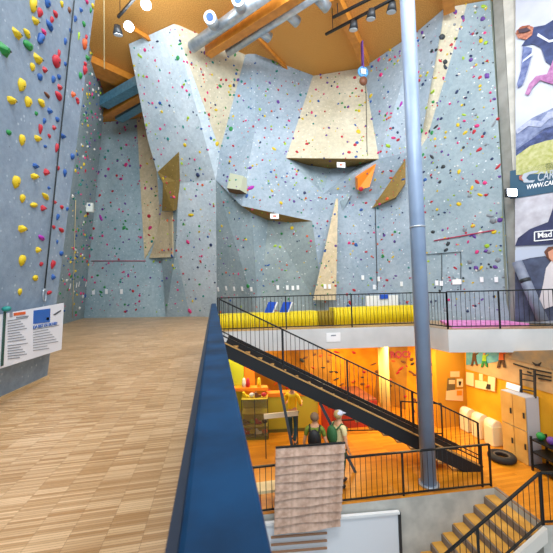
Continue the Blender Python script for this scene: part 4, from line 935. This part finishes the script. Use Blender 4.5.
# wall shelf above display case
A = lv(234, 10.9, 0); B = lv(268, 10.9, 0); zS = P(250, 391, 10.9).z; A.z = B.z = zS
tag(MB().prism([A, B, B+V((0, .3, 0)), A+V((0, .3, 0))], up*.1).build('wall_shelf', orange), 'orange wall shelf above the glass display case', 'shelf')
for f in (.3, .42, .75):
    p = A.lerp(B, f)+V((0, .12, .1)); c = ['white', 'red', 'yellow'][int(f*3)]; tag(MB().tube([p, p+up*.12, p+up*.25, p+up*.3], [.06, .07, .05, .03], 10).build('bottle', HM[c]), '%s bottle standing on the orange wall shelf' % c, 'bottle', 'bottles on the wall shelf')
A = lv(229, 11.2, ZL); B = lv(244, 11.2, ZL)
struct(MB().prism([A, B, B+V((0, .15, 0)), A+V((0, .15, 0))], up*2.5).build('wall_shop', lime))
A = lv(244.5, 11.3, ZL); tag(MB().prism([A, A+V((.35, 0, 0)), A+V((.35, .3, 0)), A+V((0, .3, 0))], up*2.5).build('shelf_post', orange), 'orange upright board beside the lime shop wall', 'board')
# white beam and pole
A, B = P(264, 416.5, 9.2), P(298, 413, 9.2)
t = thing('barrier_beam', V((A.x, A.y, ZL)), 'white horizontal barrier beam on a thin dark post beside the display case', 'barrier'); MB().bar(A, B, .06, .13).build('beam', M('beam_cream', 'efe4c4', .6), t); MB().bar(V((A.x+.03, A.y, ZL)), A+V((.03, 0, 0)), .025, .025).build('post', dark, t)
MB().bar(V((B.x-.03, B.y, ZL)), B+V((-.03, 0, 0)), .025, .025).build('post', dark, t)
# small low table at the deck by the blue rail
p = P(266, 484, 7.6)
tp = PZ(268, 487, ZL+.35)
t = thing('low_bench', V((tp.x, tp.y, ZL)), 'small cream bench behind the lower deck railing by the slatted board', 'bench'); MB().box(V((tp.x, tp.y, ZL+.35)), (.5, .35, .06)).build('seat', M('foam_cream', ''), t)
for dx in (-.2, .2): MB().box(V((tp.x+dx, tp.y, ZL+.16)), (.05, .3, .32)).build('leg', orange, t)
# low rails in the boulder area
railing('boulder_railing', [lv(400, 10.6, ZL), lv(440, 10.3, ZL)], 1.0, 'short thin dark railing in front of the bouldering wall beside the pale column', sp=.2, post_every=1.3)
railing('boulder_railing', [lv(335, 10.7, ZL), lv(384, 10.7, ZL)], .42, 'low thin dark railing along the red crash mat', sp=.2, post_every=1.3)
# ROCK lettering
A = P(387, 359, 12.0); hb = T_low.ray_cast(EYE, ray(399, 355).normalized())
n_ = hb[1] if hb[1].dot(ray(399, 355)) < 0 else -hb[1]
A = PP(391, 358, hb[0]+n_*.08, n_); B = PP(414.5, 357.5, hb[0]+n_*.08, n_)
yd = n_.cross(B-A).normalized()
o = text('ROCK', A, B-A, yd if yd.z > 0 else -yd, .26, M('rock_magenta', 'b03a50', .6), 'wall_lettering', None, width=(B-A).length, bold=.03); tag(o, 'dark pink ROCK lettering on the ochre bouldering wall', 'lettering')
# ------------------------------------------------------------------ people
def skin_chain(verts, edges, radii, name, m, parent, origin, sub=2):
    me = bpy.data.meshes.new(name); me.from_pydata([V(v)-V(origin) for v in verts], edges, []); o = bpy.data.objects.new(name, me); C.objects.link(o)
    WL[o.name] = V(origin)
    if parent: o.parent = parent; o.location = V(origin)-WL[parent.name]
    else: o.location = origin
    o.modifiers.new('skin', 'SKIN'); d = me.skin_vertices[0].data
    for i, r_ in enumerate(radii): d[i].radius = (r_, r_*.85) if not isinstance(r_, tuple) else r_
    d[0].use_root = True
    s2 = o.modifiers.new('s', 'SUBSURF'); s2.levels = sub; s2.render_levels = sub
    for mm in (m if isinstance(m, list) else [m]): me.materials.append(mm)
    return o
skin_m = M('skin', 'd39a74', .6)
def person(base, face, label, shirt, trouser, hair, H=1.75, arms='down', cap=None, shorts=False, pack=None, stride=.12):
    """face: unit direction the person looks; base on the floor"""
    s_ = H/1.75; f = V(face).normalized(); l = up.cross(f); base = V(base)
    def q(a, b, c): return base+l*a*s_+f*b*s_+up*c*s_
    t = thing('person', base, label, 'person')
    hand = {'down': (.27, .06, .80), 'front': (.2, .32, 1.08)}[arms]; el = {'down': (.26, -.02, 1.08), 'front': (.27, .02, 1.10)}[arms]
    vs = [q(0, 0, .95), q(0, 0, 1.12), q(0, .01, 1.32), q(0, 0, 1.45), q(0, .0, 1.53), q(0, .02, 1.64), q(0, .01, 1.70)]; ed = [(0, 1), (1, 2), (2, 3), (3, 4), (4, 5), (5, 6)]
    ra = [.14, .12, .145, .085, .052, .085, .06]
    for s2 in (-1, 1):
        n_ = len(vs); vs += [q(.17*s2, 0, 1.41), q(el[0]*s2, el[1], el[2]), q(hand[0]*s2, hand[1], hand[2]+.06)]; ed += [(3, n_), (n_, n_+1), (n_+1, n_+2)]; ra += [.062, .043, .028]
        n_ = len(vs); vs += [q(.09*s2, 0, .86), q(.1*s2, .03+stride*.3*s2, .48), q(.1*s2, stride*s2-.02, .09), q(.11*s2, stride*s2+.13, .04)]; ed += [(0, n_), (n_, n_+1), (n_+1, n_+2), (n_+2, n_+3)]; ra += [.095, .06, .042, .035]
    ra = [r_*s_ for r_ in ra]
    body = skin_chain(vs, ed, ra, 'body', skin_m, t, base)
    # clothes
    tv = [q(0, 0, .93), q(0, 0, 1.12), q(0, .01, 1.32), q(0, 0, 1.44)]; te = [(0, 1), (1, 2), (2, 3)]; tr = [.165, .14, .165, .10]
    for s2 in (-1, 1):
        n_ = len(tv); k_ = .55 if arms == 'down' else .9
        tv += [q(.175*s2, 0, 1.40), q((.175+(el[0]-.175)*k_)*s2, el[1]*k_, 1.40+(el[2]-1.40)*k_)]; te += [(3, n_), (n_, n_+1)]; tr += [.078, .062]
    skin_chain(tv, te, [r_*s_ for r_ in tr], 'shirt', shirt, t, base)
    pv = [q(0, 0, .96)]; pe = []; pr = [.162]
    for s2 in (-1, 1):
        n_ = len(pv); z2 = .14 if not shorts else .52
        pv += [q(.09*s2, 0, .84), q(.1*s2, .03+stride*.3*s2, .5)]; pe += [(0, n_), (n_, n_+1)]; pr += [.108, .078]
        if not shorts: pv += [q(.1*s2, stride*s2-.02, .12)]; pe += [(n_+1, n_+2)]; pr += [.062]
    skin_chain(pv, pe, [r_*s_ for r_ in pr], 'trousers', trouser, t, base)
    for s2 in (-1, 1):
        sh = MB(); c = q(.105*s2, stride*s2+.05, .045); R_ = Matrix((l, f, up)).transposed(); sh.ball(c, .1*s_, (.5, 1.35, .45), 12, R_); sh.build('shoe', dark, t)
        # hand: palm, four fingers, thumb
        w = q(hand[0]*s2, hand[1], hand[2]+.04); dn = (w-q(el[0]*s2, el[1], el[2])).normalized(); pal_ = w+dn*.06
        hv = [w, pal_]; he = [(0, 1)]; hr_ = [.028, .034]
        for j in range(4):
            a0 = pal_+f*(j-1.5)*.019+dn*.02; n_ = len(hv); L_ = [.035, .045, .042, .03][j]
            hv += [a0, a0+dn*L_, a0+dn*L_*1.7-l*s2*.015]; he += [(1, n_), (n_, n_+1), (n_+1, n_+2)]; hr_ += [.011, .010, .008]
        n_ = len(hv); hv += [w+dn*.03+f*.03, w+dn*.07+f*.05]; he += [(0, n_), (n_, n_+1)]; hr_ += [.013, .010]
        skin_chain(hv, he, hr_, 'hand', skin_m, t, base, 1)
        MB().ball(q(.085*s2, .0, 1.63), .02, (.5, 1, 1.5)).build('ear', skin_m, t)
        MB().ball(q(.032*s2, .088, 1.655), .011).build('eye', M('eye_dark', '1c1c20', .3), t)
    MB().ball(q(0, .1, 1.625), .017, (.8, 1, 1.3)).build('nose', skin_m, t)
    MB().ball(q(0, .083, 1.585), .02, (1.3, .5, .35)).build('mouth', M('lips', 'a05a50', .5), t)
    hm = MB(); R_ = Matrix((l, f, up)).transposed(); hm.ball(q(0, -.02, 1.675), .108*s_, (.92, 1.0, .95), 16, R_); hm.build('hair', hair, t)
    if cap:
        MB().ball(q(0, .0, 1.70), .108*s_, (.98, 1.08, .7), 16, R_).build('cap', cap, t)
        MB().prism([q(-.08, .08, 1.69), q(.08, .08, 1.69), q(.06, .18, 1.68), q(-.06, .18, 1.68)], up*.012).build('cap_peak', cap, t)
    if pack:
        pm = MB(); pm.ball(q(.0, -.22, 1.24), .18*s_, (.85, .6, 1.25), 16, R_); pk = pm.build('backpack', pack, t); pk['label'] = 'backpack worn on the back'
        for s2 in (-1, 1): MB().tube([q(.1*s2, -.16, 1.38), q(.12*s2, -.02, 1.49), q(.12*s2, .15, 1.36), q(.11*s2, .1, 1.15)], .018, 8).build('pack_strap', pack, t)
    return t
g1 = lambda x, y, d_: V((P(x, y, d_).x, P(x, y, d_).y, ZL))
rightv = (Rc@V((1, 0, 0))); rightv.z = 0; fwd = (Rc@V((0, 0, -1))); fwd.z = 0; fwd.normalize()
person(g1(293, 430, 10.1), fwd*.8+rightv*.3, 'person in a yellow shirt and dark teal trousers standing below the staircase', M('shirt_yellow', 'f8d010', .7), M('trousers_teal', '16485a', .7), M('hair_dark', '3a2a20', .8), 1.78, arms='front', stride=.16)
person(g1(315, 430, 7.7), fwd*.95+rightv*.2, 'person in an olive green shirt with a black backpack, seen from behind the slatted board', M('shirt_olive', '7f8f2c', .8, 0, 0, 14, '5f6e26'), M('trousers_blue', '33618c', .7), M('hair_brown', '7a6048', .8), 1.76, pack=M('pack_black', '15171a', .6))
person(g1(339, 430, 7.85), fwd*.5+rightv*.85, 'person with pale cap, cream shirt and green backpack behind the slatted board', M('shirt_cream', 'e0cf98', .8), M('trousers_green', '3c5a34', .7), M('hair_blond', 'b89860', .8), 1.74, cap=M('cap_pale', 'c9cede', .7), pack=M('pack_green', '2f6236', .7))
# ------------------------------------------------------------------ light
w = bpy.data.worlds.new('world'); bpy.context.scene.world = w; w.use_nodes = True
w.node_tree.nodes['Background'].inputs[0].default_value = (.78, .88, 1, 1); w.node_tree.nodes['Background'].inputs[1].default_value = .8
def area(loc, size, e, col, target=None, name='hall_fill', sy=None):
    l = bpy.data.lights.new(name, 'AREA'); l.shape = 'RECTANGLE'; l.size = size; l.size_y = sy or size; l.energy = e; l.color = col
    o = bpy.data.objects.new(name, l); C.objects.link(o); o.location = loc
    d = (V(target)-V(loc)) if target else V((0, 0, -1)); o.rotation_euler = d.to_track_quat('-Z', 'Y').to_euler(); return o
cool = (.9, .95, 1)
area((1, 1.0, 10.5), 5, 1500, cool, (2, 14, 1), 'hall_fill'); area((-4, 5, 10.6), 3, 450, cool, (-3, 16, 3), 'hall_fill'); area((7, 3, 10.5), 4, 600, cool, (6, 13, 3), 'hall_fill')  # added soft fill from above the view, no fixtures behind it
area((2, -3, 4), 6, 260, (.85, .93, 1), (2, 14, 5), 'rear_fill')  # added fill behind the camera, there is no window here
area((-3.5, 8, 10.75), 3, 360, cool, (-3.5, 15, 0), 'hall_fill'); area((1, 8.3, 10.75), 3, 300, cool, (1, 14, 0), 'hall_fill'); area((5.5, 7.6, 10.75), 3, 230, cool, (6, 12, 0), 'hall_fill')  # more unseen fill, added to lift the far floor and walls
warm = (1, .78, .42)
for x, y, e in ((1.0, 11.0, 42), (1.6, 12.4, 50), (4.3, 11.0, 100), (6.2, 9.9, 90), (7.2, 9.0, 35)):
    area((x, y, zt-.05), 1.2, e, warm, None, 'ceiling_lamp')
for c in SL:
    l = bpy.data.lights.new('spot_glow', 'POINT'); l.energy = 80; l.color = (.9, .95, 1); l.shadow_soft_size = .2; o = bpy.data.objects.new('spot_glow', l); C.objects.link(o); o.location = c+V((.1, -.4, -.4))
sc = bpy.context.scene; sc.view_settings.view_transform = 'Standard'; sc.view_settings.look = 'None'; sc.view_settings.exposure = 0; sc.view_settings.gamma = 1
